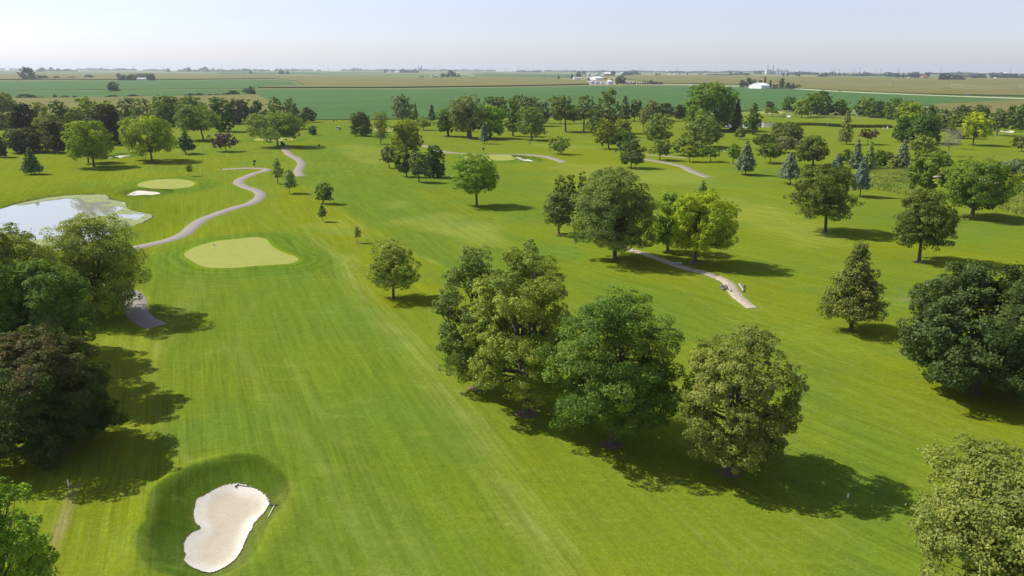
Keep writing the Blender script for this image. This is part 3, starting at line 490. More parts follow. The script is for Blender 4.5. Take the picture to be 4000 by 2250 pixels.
('bush', 'greendk', 235.97, 512.59, 10.36, 6.33, 0.17, -1.32, 'dark bushy tree fourth in the right hedgerow'),
('round', 'green2', 238.36, 496.51, 12.82, 6.13, 0.16, -1.3, 'tall bright-lit tree fifth in the right hedgerow'),
('bush', 'green2', 239.01, 483.54, 11.52, 7.28, 0.37, -0.49, 'wide bushy tree of the right hedgerow behind the bright yellow one'),
('round', 'yel', 221.62, 438.69, 12.4, 6.51, 1.05, -0.63, 'bright yellow tree in front of the right hedgerow'),
('round', 'greendk', 244.87, 465.88, 9.53, 4.19, 0.6, -0.46, 'dark tree right of the bright yellow one in the hedgerow'),
('dense', 'green3', 167.69, 340.19, 10.55, 3.55, 0.72, -0.25, 'dark round tree, left of the touching dark pair'),
('dense', 'green3', 173.63, 333.02, 11.48, 7.17, 0.84, -0.71, 'wide dark round tree, right of the touching dark pair'),
('round', 'greygreen', 217.66, 399.18, 10.94, 3.49, 1.24, -0.97, 'grey-green tree behind the leafless grey one'),
('round', 'dkolive', 260.11, 459.77, 10.31, 4.58, 1.83, -1.33, 'dark tree at the field edge above the yellow-leaved one'),
('round', 'olivedk', 279.71, 474.57, 9.94, 4.59, 1.02, -0.99, 'olive tree at the field edge right of the yellow-leaved one'),
('spread', 'greygreen', 228.99, 374.61, 12.55, 4.94, 3.26, 0.2, 'grey-green tree with clear trunk left of the right-hand white bunker'),
('round', 'olivedk', 201.33, 357.16, 11.57, 4.43, 0.71, -0.39, 'dark olive tree behind the yellow-leaved one'),
('roundy', 'yel2', 189.78, 325.45, 13.16, 6.03, 3.36, 0.55, 'yellow-leaved tree with clear trunk on the far right lawn'),
('round', 'green2', 263.15, 417.08, 11.81, 3.48, 0.33, -1.16, 'green tree behind the right-hand white bunker'),
('round', 'green3', 264.75, 411.66, 12.86, 4.65, 0.57, -0.37, 'dark green tree at the right edge behind the white bunker'),
('dead', 'dead', 156.71, 283.11, 10.18, 3.98, 2.8, -0.8, 'leafless grey tree in the right middle distance'),
('dead', 'dead', 173.36, 307.92, 7.78, 2.58, 2.15, -0.23, 'smaller leafless grey tree right behind the larger one'),
('larch', 'pinedk', 138.69, 327.56, 13.98, 3.77, 1.59, -0.94, 'thin tapering larch with brownish foliage'),
('spread', 'redbrown', 147.87, 328.58, 6.34, 3.65, 2.56, -0.37, 'small reddish brown tree behind the spruce cluster'),
('spruce', 'blue', 102.5, 245.88, 4.95, 2.04, 0.99, -0.47, 'smallest bluish spruce left of the spruce cluster'),
('spruce', 'bluegrey', 108.18, 246.03, 9.53, 2.88, 0.73, -0.36, 'tall grey spruce in the spruce cluster'),
('spruce', 'coniferlt', 110.27, 241.13, 9.18, 2.44, 0.69, -0.58, 'tall olive spruce in the spruce cluster'),
('bush', 'greendk', 115.6, 247.23, 5.47, 2.3, 0.52, 0.32, 'dark green bush right of the olive spruce'),
('bush', 'green2', 109.47, 257.67, 4.78, 2.04, 0.63, -0.15, 'bright green bush behind the smallest bluish spruce'),
('bush', 'green2', 126.14, 264.92, 3.32, 2.82, 0.69, 0.07, 'bright green bush between the spruces'),
('spruce', 'bluegrey', 122.86, 246.4, 9.3, 2.98, 1.11, -0.4, 'grey spruce right of the spruce cluster'),
('spruce', 'pine', 117.92, 242.3, 4.76, 2.72, 0.71, 0.32, 'low brownish spruce at the foot of the right-hand grey spruce'),
('round', 'greendk', 165.1, 332.73, 4.61, 2.8, 1.06, -0.14, 'small dark tree below the touching dark pair'),
('roundy', 'olivelt', 146.28, 282.28, 7.78, 4.07, 1.86, -0.46, 'small light tree with thin trunk left of the leafless one'),
('round', 'yelgreen', 150.46, 282.93, 5.98, 2.46, 1.71, -0.48, 'yellow-green small tree before the leafless one'),
('round', 'olivedk', 194.21, 300.41, 6.18, 3.92, 1.51, 0.09, 'brownish tree cut by the right edge above the reeds'),
('bush', 'fielddk', -460.11, 759.1, 5.23, 9.96, 0.61, 0.52, 'large dark bush at the left end of the field bush row'),
('bush', 'fielddk', -454.68, 772.41, 2.42, 4.14, 0.27, 0.23, 'dark bush second in the field bush row'),
('bush', 'fieldgr', -449.01, 774.89, 1.98, 1.87, 0.19, 0.19, 'tiny bush third in the field bush row'),
('round', 'fieldgr', -443.58, 776.34, 4.56, 1.97, 0.38, 0.43, 'upright little tree in the field bush row'),
('bush', 'fielddk', -435.81, 779.01, 3.19, 4.69, 0.34, 0.29, 'rounded bush right of the upright little tree'),
('bush', 'fielddk', -426.96, 781.78, 3.01, 3.14, 0.29, 0.27, 'rounded bush further right in the field bush row'),
('bush', 'fielddk', -423.9, 785.13, 1.78, 2.1, 0.18, 0.16, 'small bush touching the sixth field bush'),
('bush', 'fielddk', -422.26, 790.49, 1.72, 1.69, 0.17, 0.15, 'small bush left of the yellow-topped tree in the field row'),
('bush', 'fielddk', -413.8, 793.3, 1.53, 2.02, 0.16, 0.13, 'small dark bush right of the yellow-topped tree in the field row'),
('bush', 'fielddk', -409.55, 795.77, 1.57, 3.3, 0.19, 0.13, 'low dark bush in the middle of the field row'),
('bush', 'fielddk', -397.95, 798.87, 3.23, 7.49, 0.41, 0.26, 'low wide bush below the lone field tree'),
('bush', 'fielddk', -385.16, 813.01, 3.45, 6.31, 0.4, 0.27, 'peaked dark bush right of the lone field tree'),
('bush', 'fielddk', -379.0, 822.49, 1.59, 5.07, 0.23, 0.12, 'flat bush right of the peaked one'),
('bush', 'fielddk', -366.57, 828.11, 1.2, 10.2, 0.32, 0.09, 'long flat scrub in the field bush row'),
('bush', 'fielddk', -338.19, 839.86, 3.56, 6.52, 0.41, 0.23, 'dark bush towards the right end of the field row'),
('bush', 'fielddk', -329.28, 845.37, 3.99, 5.43, 0.42, 0.25, 'dark bush with bright top towards the right end of the field row'),
('bush', 'fielddk', -322.74, 855.57, 2.88, 3.43, 0.29, 0.18, 'round bush near the right end of the field row'),
('bush', 'fielddk', -318.57, 863.31, 2.66, 3.7, 0.28, 0.16, 'second round bush near the right end of the field row'),
('bush', 'fielddk', -311.34, 866.44, 3.0, 3.94, 0.31, 0.18, 'third round bush near the right end of the field row'),
('bush', 'fielddk', -303.72, 869.63, 6.1, 7.35, 0.61, 0.35, 'last and tallest bush of the field row'),
('round', 'fieldgr', -505.92, 1018.99, 12.0, 7.18, 2.64, 0.78, 'lone round tree in the left soybean field'),
('bush', 'fieldgr', -331.8, 996.4, 5.26, 4.15, 0.47, 0.28, 'left bush of the corner thicket in the fields'),
('bush', 'fieldgr', -310.15, 942.46, 5.7, 3.53, 0.49, 0.3, 'middle bush of the corner thicket in the fields'),
('round', 'fieldgr', -292.38, 899.19, 9.84, 4.42, 0.82, 0.52, 'tallest tree of the corner thicket in the fields'),
('bush', 'fielddk', -291.51, 899.27, 5.1, 3.46, 0.45, 0.27, 'front dark bush of the corner thicket in the fields'),
('dense2', 'fieldfar', -1170.45, 1948.56, 28.48, 23.48, 0.95, 2.83, 'large dark round field tree left of the farm bushes'),
('oval', 'fieldfar', -2359.83, 3903.14, 32.88, 6.21, 2.45, 2.59, 'pointed tree top in the large dark field tree'),
('bush', 'fieldfar', -1186.25, 1966.08, 7.95, 4.18, 0.62, 0.79, 'pale bush at the foot of the large dark field tree'),
('bush', 'fieldfar', -1186.93, 2001.7, 5.24, 6.39, 0.44, 0.51, 'low bush right under the large dark field tree'),
('bush', 'fieldfar', -1194.1, 2037.23, 10.17, 7.86, 0.82, 0.99, 'round bush right of the large dark field tree'),
('bush', 'fieldfar', -1200.63, 2074.25, 9.37, 8.28, 0.76, 0.9, 'second round bush right of the large dark field tree'),
('bush', 'fieldfar', -1191.38, 2108.22, 7.42, 10.38, 0.63, 0.69, 'double-topped bush in the far left field'),
('bush', 'fieldfar', -1188.85, 2175.63, 5.48, 12.73, 0.51, 0.49, 'flat bush in the far left field'),
('bush', 'fieldfar', -1189.39, 2265.32, 9.48, 12.95, 0.8, 0.82, 'peaked bush in the far left field'),
('bush', 'fieldfar', -1199.58, 2320.32, 3.2, 4.94, 0.27, 0.27, 'tiny bush right of the peaked one in the far left field'),
('bush', 'fieldfar', -1145.99, 1861.62, 3.28, 4.46, 0.28, 0.33, 'tiny bush left of the large dark field tree'),
('round', 'fieldfar', -1245.21, 2546.46, 11.37, 6.77, 0.88, 0.92, 'first from the left of the crowded trees around the far left farmhouse'),
('round', 'fieldfar', -903.78, 1860.7, 13.28, 7.13, 1.05, 1.06, 'second from the left of the crowded trees around the far left farmhouse'),
('round', 'fieldfar', -894.82, 1862.48, 12.76, 7.43, 1.01, 1.01, 'third from the left of the crowded trees around the far left farmhouse'),
('round', 'fieldfar', -896.7, 1886.86, 13.1, 6.02, 1.02, 1.02, 'fourth from the left of the crowded trees around the far left farmhouse'),
('round', 'fieldfar', -889.48, 1888.31, 14.01, 6.53, 1.09, 1.08, 'fifth from the left of the crowded trees around the far left farmhouse'),
('round', 'fieldfar', -924.47, 1986.93, 14.17, 6.34, 1.1, 1.08, 'seventh from the left of the crowded trees around the far left farmhouse'),
('round', 'fieldfar', -947.07, 2054.28, 14.65, 6.01, 1.13, 1.11, 'eighth from the left of the crowded trees around the far left farmhouse'),
('round', 'fieldfar', -971.75, 2126.3, 13.74, 5.09, 1.06, 1.03, 'ninth from the left of the crowded trees around the far left farmhouse'),
('conifer', 'fieldfar', -1119.78, 2466.12, 14.52, 2.43, 1.18, 1.08, 'tenth from the left of the crowded trees around the far left farmhouse'),
('round', 'fieldfar', -855.76, 1895.13, 15.86, 6.05, 1.23, 1.18, 'eleventh from the left of the crowded trees around the far left farmhouse'),
('round', 'fieldfar', -848.21, 1896.66, 15.87, 6.86, 1.24, 1.17, 'twelfth from the left of the crowded trees around the far left farmhouse'),
('bush', 'fieldfar', -835.66, 1874.29, 9.81, 5.59, 0.78, 0.72, 'thirteenth from the left of the crowded trees around the far left farmhouse'),
('bush', 'fieldfar', -872.12, 1867.01, 7.11, 4.47, 0.57, 0.55, 'sixth from the left of the crowded trees around the far left farmhouse'),
('oval', 'fieldfar', -2221.77, 5215.37, 25.18, 15.22, 1.9, 1.76, 'small upright tree pair on the far left plain'),
('bush', 'fieldfar', -1039.2, 3634.59, 19.64, 14.47, 1.52, 0.91, 'round far bush pair left of the central plain road'),
('bush', 'fieldfar', -1004.68, 3600.54, 16.39, 8.6, 1.25, 0.74, 'slim far bush right of the round far pair'),
('oval', 'fieldfar', -1233.88, 3810.84, 15.17, 7.08, 1.15, 0.8, 'tiny far tree left of the round far pair'),
('round', 'farblue', -834.91, 5353.33, 22.18, 18.64, 1.7, 0.54, 'left end tree of the farmstead with three silver bins on the plain'),
('round', 'farblue', -903.74, 6083.31, 21.6, 13.11, 1.63, 0.5, 'tree right behind the silver bins farmstead on the plain'),
('round', 'farblue', -704.46, 5174.43, 25.11, 24.03, 1.93, 0.53, 'first from the left of the dark trees right of the three-bin farmstead on the plain'),
('round', 'farblue', -671.93, 5193.49, 20.6, 18.95, 1.58, 0.41, 'second from the left of the dark trees right of the three-bin farmstead on the plain'),
('round', 'farblue', -646.63, 5208.34, 22.2, 17.28, 1.69, 0.42, 'third from the left of the dark trees right of the three-bin farmstead on the plain'),
('round', 'farblue', -627.19, 5219.77, 27.49, 12.12, 2.07, 0.5, 'fourth from the left of the dark trees right of the three-bin farmstead on the plain'),
('round', 'farblue', -615.94, 5226.39, 17.64, 11.27, 1.34, 0.32, 'fifth from the left of the dark trees right of the three-bin farmstead on the plain'),
('bush', 'fieldfar', -306.15, 2660.15, 5.06, 2.65, 0.39, 0.09, 'left of two tiny shrubs on the pale farm drive'),
('bush', 'fieldfar', -298.05, 2662.4, 5.06, 3.72, 0.4, 0.09, 'right of two tiny shrubs on the pale farm drive'),
('oval', 'fieldfar', -237.31, 2740.15, 13.98, 7.74, 1.09, 0.18, 'left tree of the dark yard grove in the middle of the plain'),
('round', 'fieldfar', -222.06, 2744.51, 11.89, 9.12, 0.94, 0.14, 'low tree in the dark yard grove in the middle of the plain'),
('round', 'fieldfar', -234.32, 3053.57, 23.89, 11.65, 1.83, 0.26, 'tallest tree of the dark yard grove in the middle of the plain'),
('round', 'fieldfar', -200.54, 2750.68, 17.62, 10.05, 1.37, 0.18, 'right hand tree of the dark yard grove in the middle of the plain'),
('egg', 'fieldfar', -184.34, 2755.32, 12.76, 5.95, 0.98, 0.12, 'small pointed tree at the right end of the dark yard grove'),
('spruce', 'fieldfar', 132.34, 2325.31, 12.6, 4.98, 1.06, -0.15, 'pointed evergreen alone left of the white farmhouse'),
('oval', 'fieldfar', 174.37, 2374.75, 14.39, 3.69, 1.09, -0.21, 'slim evergreen at the left of the white farmhouse'),
('oval', 'fieldfar', 205.77, 2524.72, 21.03, 8.85, 1.62, -0.33, 'tall oval tree behind the white farmhouse'),
('round', 'farblue', 405.95, 4618.63, 18.71, 13.79, 1.43, -0.31, 'distant tree left of the back silver bins'),
('bush', 'fieldfar', 199.12, 2107.88, 6.92, 3.95, 0.55, -0.12, 'round bush left of the long white farm shed'),
('bush', 'fieldfar', 264.41, 2305.64, 4.94, 5.06, 0.41, -0.11, 'small bush right of the long white farm shed'),
('round', 'fieldfar', 438.68, 3544.85, 20.67, 13.41, 1.59, -0.47, 'dark rounded tree by the back farm sheds'),
('round', 'fielddk', 210.31, 1565.6, 16.55, 11.25, 1.36, -0.41, 'big dark tree right of the farm bins'),
('oval', 'fielddk', 191.52, 1562.64, 10.95, 3.24, 0.85, -0.25, 'slim dark tree beside the white-capped bin'),
('conifer', 'fielddk', 234.6, 1592.92, 5.59, 2.95, 0.49, -0.15, 'first from the left of the evergreens in the long windbreak row by the farm'),
('conifer', 'fielddk', 239.13, 1593.65, 4.45, 2.65, 0.39, -0.12, 'second from the left of the evergreens in the long windbreak row by the farm'),
('conifer', 'fielddk', 242.46, 1594.18, 7.07, 2.36, 0.6, -0.19, 'third from the left of the evergreens in the long windbreak row by the farm'),
('conifer', 'fielddk', 248.21, 1595.1, 5.59, 2.66, 0.48, -0.16, 'fourth from the left of the evergreens in the long windbreak row by the farm'),
('conifer', 'fielddk', 253.05, 1595.88, 4.46, 2.66, 0.39, -0.13, 'fifth from the left of the evergreens in the long windbreak row by the farm'),
('conifer', 'fielddk', 258.21, 1596.71, 7.31, 2.36, 0.62, -0.21, 'sixth from the left of the evergreens in the long windbreak row by the farm'),
('conifer', 'fielddk', 262.76, 1597.44, 7.54, 2.66, 0.64, -0.22, 'seventh from the left of the evergreens in the long windbreak row by the farm'),
('conifer', 'fielddk', 267.32, 1598.18, 7.09, 2.36, 0.6, -0.21, 'eighth from the left of the evergreens in the long windbreak row by the farm'),
('bush', 'fielddk', 273.7, 1599.21, 8.69, 4.79, 0.7, -0.27, 'ninth from the left of the evergreens in the long windbreak row by the farm'),
('bush', 'fielddk', 280.4, 1600.28, 5.04, 3.52, 0.42, -0.16, 'tenth from the left of the evergreens in the long windbreak row by the farm'),
('bush', 'fielddk', 286.81, 1601.31, 5.04, 3.84, 0.42, -0.16, 'eleventh from the left of the evergreens in the long windbreak row by the farm'),
('bush', 'fielddk', 294.44, 1602.54, 5.05, 4.8, 0.43, -0.17, 'twelfth from the left of the evergreens in the long windbreak row by the farm'),
('round', 'farblue', 571.95, 4108.6, 17.53, 13.91, 1.35, -0.45, 'first from the left of the far blueish trees behind the farm sheds'),
('round', 'farblue', 595.35, 4118.47, 17.57, 13.12, 1.35, -0.46, 'second from the left of the far blueish trees behind the farm sheds'),
('round', 'farblue', 612.37, 4125.65, 24.34, 9.03, 1.83, -0.66, 'third from the left of the far blueish trees behind the farm sheds'),
('round', 'farblue', 630.27, 4133.21, 20.57, 10.7, 1.56, -0.57, 'fourth from the left of the far blueish trees behind the farm sheds'),
('round', 'farblue', 648.24, 4140.81, 11.78, 9.07, 0.91, -0.33, 'fifth from the left of the far blueish trees behind the farm sheds'),
('bush', 'fieldfar', 508.35, 3570.12, 8.89, 31.29, 0.82, -0.23, 'low dark shrubbery behind the farm sheds'),
('oval', 'farblue', 673.59, 3788.46, 10.78, 6.04, 0.82, -0.34, 'tiny far tree right of the farm'),
('round', 'farblue', 760.8, 4188.6, 8.94, 5.84, 0.68, -0.29, 'second tiny far tree right of the farm'),
('round', 'fielddk', 392.22, 1372.05, 11.98, 5.76, 0.96, -0.6, 'left tree beside the bright white barn'),
('round', 'fielddk', 402.55, 1373.47, 15.43, 6.03, 1.22, -0.79, 'tallest round tree left of the bright white barn'),
('oval', 'fieldgr', 407.07, 1382.86, 7.93, 3.59, 0.63, -0.41, 'light tree against the left wall of the bright white barn'),
('round', 'fielddk', 460.84, 1537.47, 11.0, 4.61, 0.87, -0.58, 'tree top behind the roof of the bright white barn'),
('round', 'fielddk', 473.68, 1539.44, 9.36, 4.92, 0.75, -0.5, 'low tree top behind the roof ridge of the bright white barn'),
('oval', 'fielddk', 482.36, 1540.77, 16.52, 2.15, 1.25, -0.9, 'spire-like evergreen behind the bright white barn'),
('conifer', 'fielddk', 436.54, 1365.15, 13.39, 3.53, 1.13, -0.75, 'pointed tree right of the bright white barn'),
('bush', 'fielddk', 436.82, 1344.08, 5.3, 2.15, 0.42, -0.3, 'low dark bush right of the bright white barn'),
('conifer', 'fielddk', 441.77, 1344.74, 7.23, 2.24, 0.61, -0.41, 'small pointed tree right of the barn bushes'),
('oval', 'fielddk', 449.33, 1345.75, 15.41, 4.84, 1.2, -0.9, 'tall oval tree right of the bright white barn'),
('round', 'fieldgr', 457.61, 1338.59, 8.83, 5.08, 0.72, -0.52, 'lighter round tree right of the tall oval one by the barn'),
('egg', 'fielddk', 463.05, 1327.07, 8.28, 3.98, 0.67, -0.5, 'peaked dark tree near the right end of the barn grove'),
('round', 'fielddk', 471.04, 1328.13, 5.72, 4.78, 0.49, -0.35, 'last dark tree at the right end of the barn grove'),
('bush', 'fielddk', 427.67, 1257.3, 2.71, 28.43, 0.64, -0.16, 'low hedge along the right of the barn grove'),
('round', 'fielddk', 1258.02, 2348.41, 21.42, 19.96, 1.72, -1.98, 'large round field tree in the right cornfield'),
('round', 'fielddk', 1309.6, 2392.05, 15.46, 7.63, 1.19, -1.46, 'smaller tree right of the large one in the right cornfield'),
('bush', 'fielddk', 1306.7, 2359.45, 11.22, 18.57, 0.96, -1.07, 'bush at the right end of the cornfield thicket'),
('oval', 'farblue', 1435.75, 3014.51, 18.6, 9.93, 1.43, -1.53, 'first from the left of the tall far trees left of the red-roofed farm'),
('oval', 'farblue', 1460.95, 3021.84, 18.64, 4.49, 1.4, -1.56, 'second from the left of the tall far trees left of the red-roofed farm'),
('oval', 'farblue', 1485.59, 3029.01, 19.84, 8.04, 1.51, -1.68, 'third from the left of the tall far trees left of the red-roofed farm'),
('oval', 'farblue', 1499.52, 3033.07, 22.16, 4.83, 1.66, -1.89, 'fourth from the left of the tall far trees left of the red-roofed farm'),
('oval', 'farblue', 1509.65, 3036.03, 22.18, 5.16, 1.66, -1.91, 'fifth from the left of the tall far trees left of the red-roofed farm'),
('oval', 'farblue', 1518.74, 3038.68, 22.2, 3.87, 1.66, -1.61, 'sixth from the left of the tall far trees left of the red-roofed farm'),
('oval', 'farblue', 1525.75, 3040.73, 21.64, 3.88, 1.62, -1.61, 'seventh from the left of the tall far trees left of the red-roofed farm'),
('round', 'farblue', 1594.45, 3113.67, 20.68, 12.24, 1.59, -1.83, 'round tree behind the red-roofed farm'),
('round', 'farblue', 1725.72, 3022.48, 10.05, 13.65, 0.82, -0.99, 'first from the left of the dark trees in the far right farm row'),
('round', 'farblue', 1753.37, 3030.44, 15.83, 11.27, 1.23, -1.58, 'second from the left of the dark trees in the far right farm row'),
('round', 'farblue', 1773.1, 3036.11, 14.42, 8.06, 1.11, -1.45, 'third from the left of the dark trees in the far right farm row'),
('round', 'farblue', 1812.77, 3047.56, 17.94, 12.95, 1.39, -1.84, 'fourth from the left of the dark trees in the far right farm row'),
('round', 'farblue', 1840.92, 3055.69, 13.06, 12.18, 1.03, -1.35, 'fifth from the left of the dark trees in the far right farm row'),
('round', 'farblue', 1869.22, 3063.88, 14.55, 16.28, 1.16, -1.53, 'sixth from the left of the dark trees in the far right farm row'),
('round', 'farblue', 1896.76, 3071.86, 17.5, 11.42, 1.35, -1.86, 'seventh from the left of the dark trees in the far right farm row'),
('round', 'farblue', 1918.9, 3078.28, 17.53, 11.45, 1.35, -1.88, 'eighth from the left of the dark trees in the far right farm row'),
('round', 'farblue', 1944.86, 3085.82, 10.26, 14.76, 0.83, -1.11, 'ninth from the left of the dark trees in the far right farm row'),
('round', 'farblue', 1649.72, 5492.01, 18.73, 14.21, 1.42, -0.99, 'ninth from the left of the scattered trees around the far white factory'),
('round', 'farblue', 1593.24, 5213.93, 22.97, 15.56, 1.74, -1.23, 'tenth from the left of the scattered trees around the far white factory'),
('round', 'farblue', 1556.52, 4867.01, 12.46, 5.81, 0.94, -0.7, 'eleventh from the left of the scattered trees around the far white factory'),
('round', 'farblue', 1235.21, 3685.91, 17.04, 5.87, 1.28, -1.0, 'twelfth from the left of the scattered trees around the far white factory'),
('round', 'farblue', 1257.71, 3694.07, 17.08, 6.62, 1.29, -1.02, 'thirteenth from the left of the scattered trees around the far white factory'),
('round', 'farblue', 1301.45, 3709.96, 15.84, 5.17, 1.19, -0.97, 'fourteenth from the left of the scattered trees around the far white factory'),
('round', 'farblue', 1258.76, 3552.4, 16.43, 5.66, 1.24, -1.02, 'fifteenth from the left of the scattered trees around the far white factory'),
('round', 'farblue', 1179.99, 4369.36, 14.6, 8.7, 1.11, -0.69, 'fifth from the left of the scattered trees around the far white factory'),
('round', 'farblue', 1171.74, 4242.93, 12.98, 7.6, 0.99, -0.63, 'sixth from the left of the scattered trees around the far white factory'),
('round', 'farblue', 1236.97, 4394.27, 16.56, 14.0, 1.28, -0.82, 'seventh from the left of the scattered trees around the far white factory'),
('round', 'farblue', 1151.26, 3974.38, 11.31, 12.66, 0.89, -0.58, 'eighth from the left of the scattered trees around the far white factory'),
('round', 'farblue', 925.35, 4475.22, 13.37, 4.46, 1.0, -0.49, 'first from the left of the scattered trees around the far white factory'),
('round', 'farblue', 919.48, 4256.5, 13.62, 4.24, 1.02, -0.52, 'second from the left of the scattered trees around the far white factory'),
('round', 'farblue', 990.98, 4287.31, 10.67, 4.27, 0.8, -0.44, 'third from the left of the scattered trees around the far white factory'),
('round', 'farblue', 1004.17, 4293.0, 10.69, 3.42, 0.8, -0.44, 'fourth from the left of the scattered trees around the far white factory'),
]
def curv(x, y):
    return -(x * x + y * y) / (2 * RE)

# ------------------------------------------------------------------ helpers
def smooth(a, b, x):
    t = np.clip((x - a) / (b - a), 0, 1)
    return t * t * (3 - 2 * t)

def sdf(X, Y, pts, pad=12.0):
    """signed distance to a closed outline (negative inside), only near it"""
    P = np.array(pts, float)
    out = np.full(X.shape, 1e3)
    m = (X > P[:, 0].min() - pad) & (X < P[:, 0].max() + pad) & (Y > P[:, 1].min() - pad) & (Y < P[:, 1].max() + pad)
    if not m.any():
        return out
    x, y = X[m], Y[m]
    d2 = np.full(x.shape, 1e12)
    ins = np.zeros(x.shape, bool)
    n = len(P)
    for i in range(n):
        ax, ay = P[i]
        bx, by = P[(i + 1) % n]
        ex, ey = bx - ax, by - ay
        t = np.clip(((x - ax) * ex + (y - ay) * ey) / (ex * ex + ey * ey + 1e-12), 0, 1)
        d2 = np.minimum(d2, (x - ax - t * ex) ** 2 + (y - ay - t * ey) ** 2)
        if ay != by:
            c = ((ay > y) != (by > y)) & (x < (bx - ax) * (y - ay) / (by - ay) + ax)
            ins ^= c
    out[m] = np.where(ins, -1, 1) * np.sqrt(d2)
    return out

def linedist(X, Y, pts, pad=6.0):
    P = np.array(pts, float)
    out = np.full(X.shape, 1e3)
    m = (X > P[:, 0].min() - pad) & (X < P[:, 0].max() + pad) & (Y > P[:, 1].min() - pad) & (Y < P[:, 1].max() + pad)
    if not m.any():
        return out
    x, y = X[m], Y[m]
    d2 = np.full(x.shape, 1e12)
    for i in range(len(P) - 1):
        ax, ay = P[i]
        ex, ey = P[i + 1] - P[i]
        t = np.clip(((x - ax) * ex + (y - ay) * ey) / (ex * ex + ey * ey + 1e-12), 0, 1)
        d2 = np.minimum(d2, (x - ax - t * ex) ** 2 + (y - ay - t * ey) ** 2)
    out[m] = np.sqrt(d2)
    return out

def catmull(pts, closed=True, k=6):
    P = np.array(pts, float)
    n = len(P)
    out = []
    rng = range(n) if closed else range(n - 1)
    for i in rng:
        if closed:
            p0, p1, p2, p3 = P[(i - 1) % n], P[i], P[(i + 1) % n], P[(i + 2) % n]
        else:
            p0, p1, p2, p3 = P[max(i - 1, 0)], P[i], P[i + 1], P[min(i + 2, n - 1)]
        # centripetal parameters keep the curve from overshooting on uneven spacing
        t0 = 0.0
        t1 = t0 + max(np.linalg.norm(p1 - p0), 1e-4) ** .5
        t2 = t1 + max(np.linalg.norm(p2 - p1), 1e-4) ** .5
        t3 = t2 + max(np.linalg.norm(p3 - p2), 1e-4) ** .5
        for j in range(k):
            t = t1 + (t2 - t1) * j / k
            A1 = (t1 - t) / (t1 - t0) * p0 + (t - t0) / (t1 - t0) * p1 if t1 > t0 else p1
            A2 = (t2 - t) / (t2 - t1) * p1 + (t - t1) / (t2 - t1) * p2
            A3 = (t3 - t) / (t3 - t2) * p2 + (t - t2) / (t3 - t2) * p3 if t3 > t2 else p2
            B1 = (t2 - t) / (t2 - t0) * A1 + (t - t0) / (t2 - t0) * A2
            B2 = (t3 - t) / (t3 - t1) * A2 + (t - t1) / (t3 - t1) * A3
            out.append((t2 - t) / (t2 - t1) * B1 + (t - t1) / (t2 - t1) * B2)
    if not closed:
        out.append(P[-1])
    return np.array(out)

GREENP = [catmull(p) for _, p in GREENS]
BUNKP = [catmull(p, k=5) for _, p in BUNKERS]
PONDP = catmull(POND, k=4)
POND2P = catmull(POND2, k=4)

def terrain(X, Y):
    X = np.asarray(X, float)
    Y = np.asarray(Y, float)
    z = .10 * np.sin(X * .11 + 1.3) * np.sin(Y * .083 + .4) + .07 * np.sin(X * .21 + Y * .13) + .05 * np.sin(Y * .31 - X * .05 + 2)
    z = z * smooth(900, 500, np.hypot(X, Y))
    d = sdf(X, Y, BUNKP[0])
    cx, cy = BUNKP[0].mean(0)
    z = z * smooth(0, 6, np.maximum(d, 0))
    side = -((X - cx) * .9 + (Y - cy) * -.25) / 4.5
    lip = .38 * np.exp(-((d - 2.6) / 1.1) ** 2) * (.35 + .65 * smooth(-.8, .8, side))
    z = z - .95 * (1 - smooth(-1.6, 2.6 + .5 * np.clip(side, -1, 1), d)) + lip
    for p in BUNKP[1:]:
        d = sdf(X, Y, p)
        z = z - .7 * (1 - smooth(-1.2, 1.6, d)) + .35 * np.exp(-((d - 2.2) / 1.3) ** 2)
    for p in GREENP:
        d = sdf(X, Y, p, 20)
        z = z * smooth(-2, 5, d) + .35 * (1 - smooth(0, 7, d))
    for p in (PONDP, POND2P):
        d = sdf(X, Y, p, 30)
        z = z - 1.1 * (1 - smooth(-2.5, 1.0, d)) - .35 * (1 - smooth(0, 12, d))
    return z + curv(X, Y)

def th(x, y):
    return float(terrain(np.array([x]), np.array([y]))[0])

def link(o, parent=None):
    COL.objects.link(o)
    if parent is not None:
        o.parent = parent
    return o

def meta(o, label=None, cat=None, group=None, kind=None):
    if label: o['label'] = label
    if cat: o['category'] = cat
    if group: o['group'] = group
    if kind: o['kind'] = kind
    return o

def empty(name, loc, rz=0):
    o = bpy.data.objects.new(name, None)
    o.location = loc
    o.rotation_euler = (0, 0, rz)
    o.empty_display_size = .3
    return link(o)

def np_mesh(name, V, F, mat=None, attrs=None, smooth_=False):
    """V (n,3); F list of equal-length index arrays or one array (m,k)"""
    me = bpy.data.meshes.new(name)
    V = np.asarray(V, np.float32)
    groups = F if isinstance(F, list) else [F]
    groups = [np.asarray(g, np.int32) for g in groups if len(g)]
    nl = sum(g.size for g in groups)
    nf = sum(len(g) for g in groups)
    me.vertices.add(len(V))
    me.vertices.foreach_set('co', V.ravel())
    me.loops.add(nl)
    me.loops.foreach_set('vertex_index', np.concatenate([g.ravel() for g in groups]))
    me.polygons.add(nf)
    st, s = [], 0
    for g in groups:
        k = g.shape[1]
        st.append(s + np.arange(len(g)) * k)
        s += g.size
    me.polygons.foreach_set('loop_start', np.concatenate(st).astype(np.int32))
    if smooth_:
        me.polygons.foreach_set('use_smooth', np.ones(nf, bool))
    me.update(calc_edges=True)
    if attrs:
        for an, (typ, data) in attrs.items():
            a = me.attributes.new(an, typ, 'POINT')
            if typ == 'FLOAT':
                a.data.foreach_set('value', np.asarray(data, np.float32).ravel())
            else:
                a.data.foreach_set('color', np.asarray(data, np.float32).ravel())
    if mat:
        me.materials.append(mat)
    return me

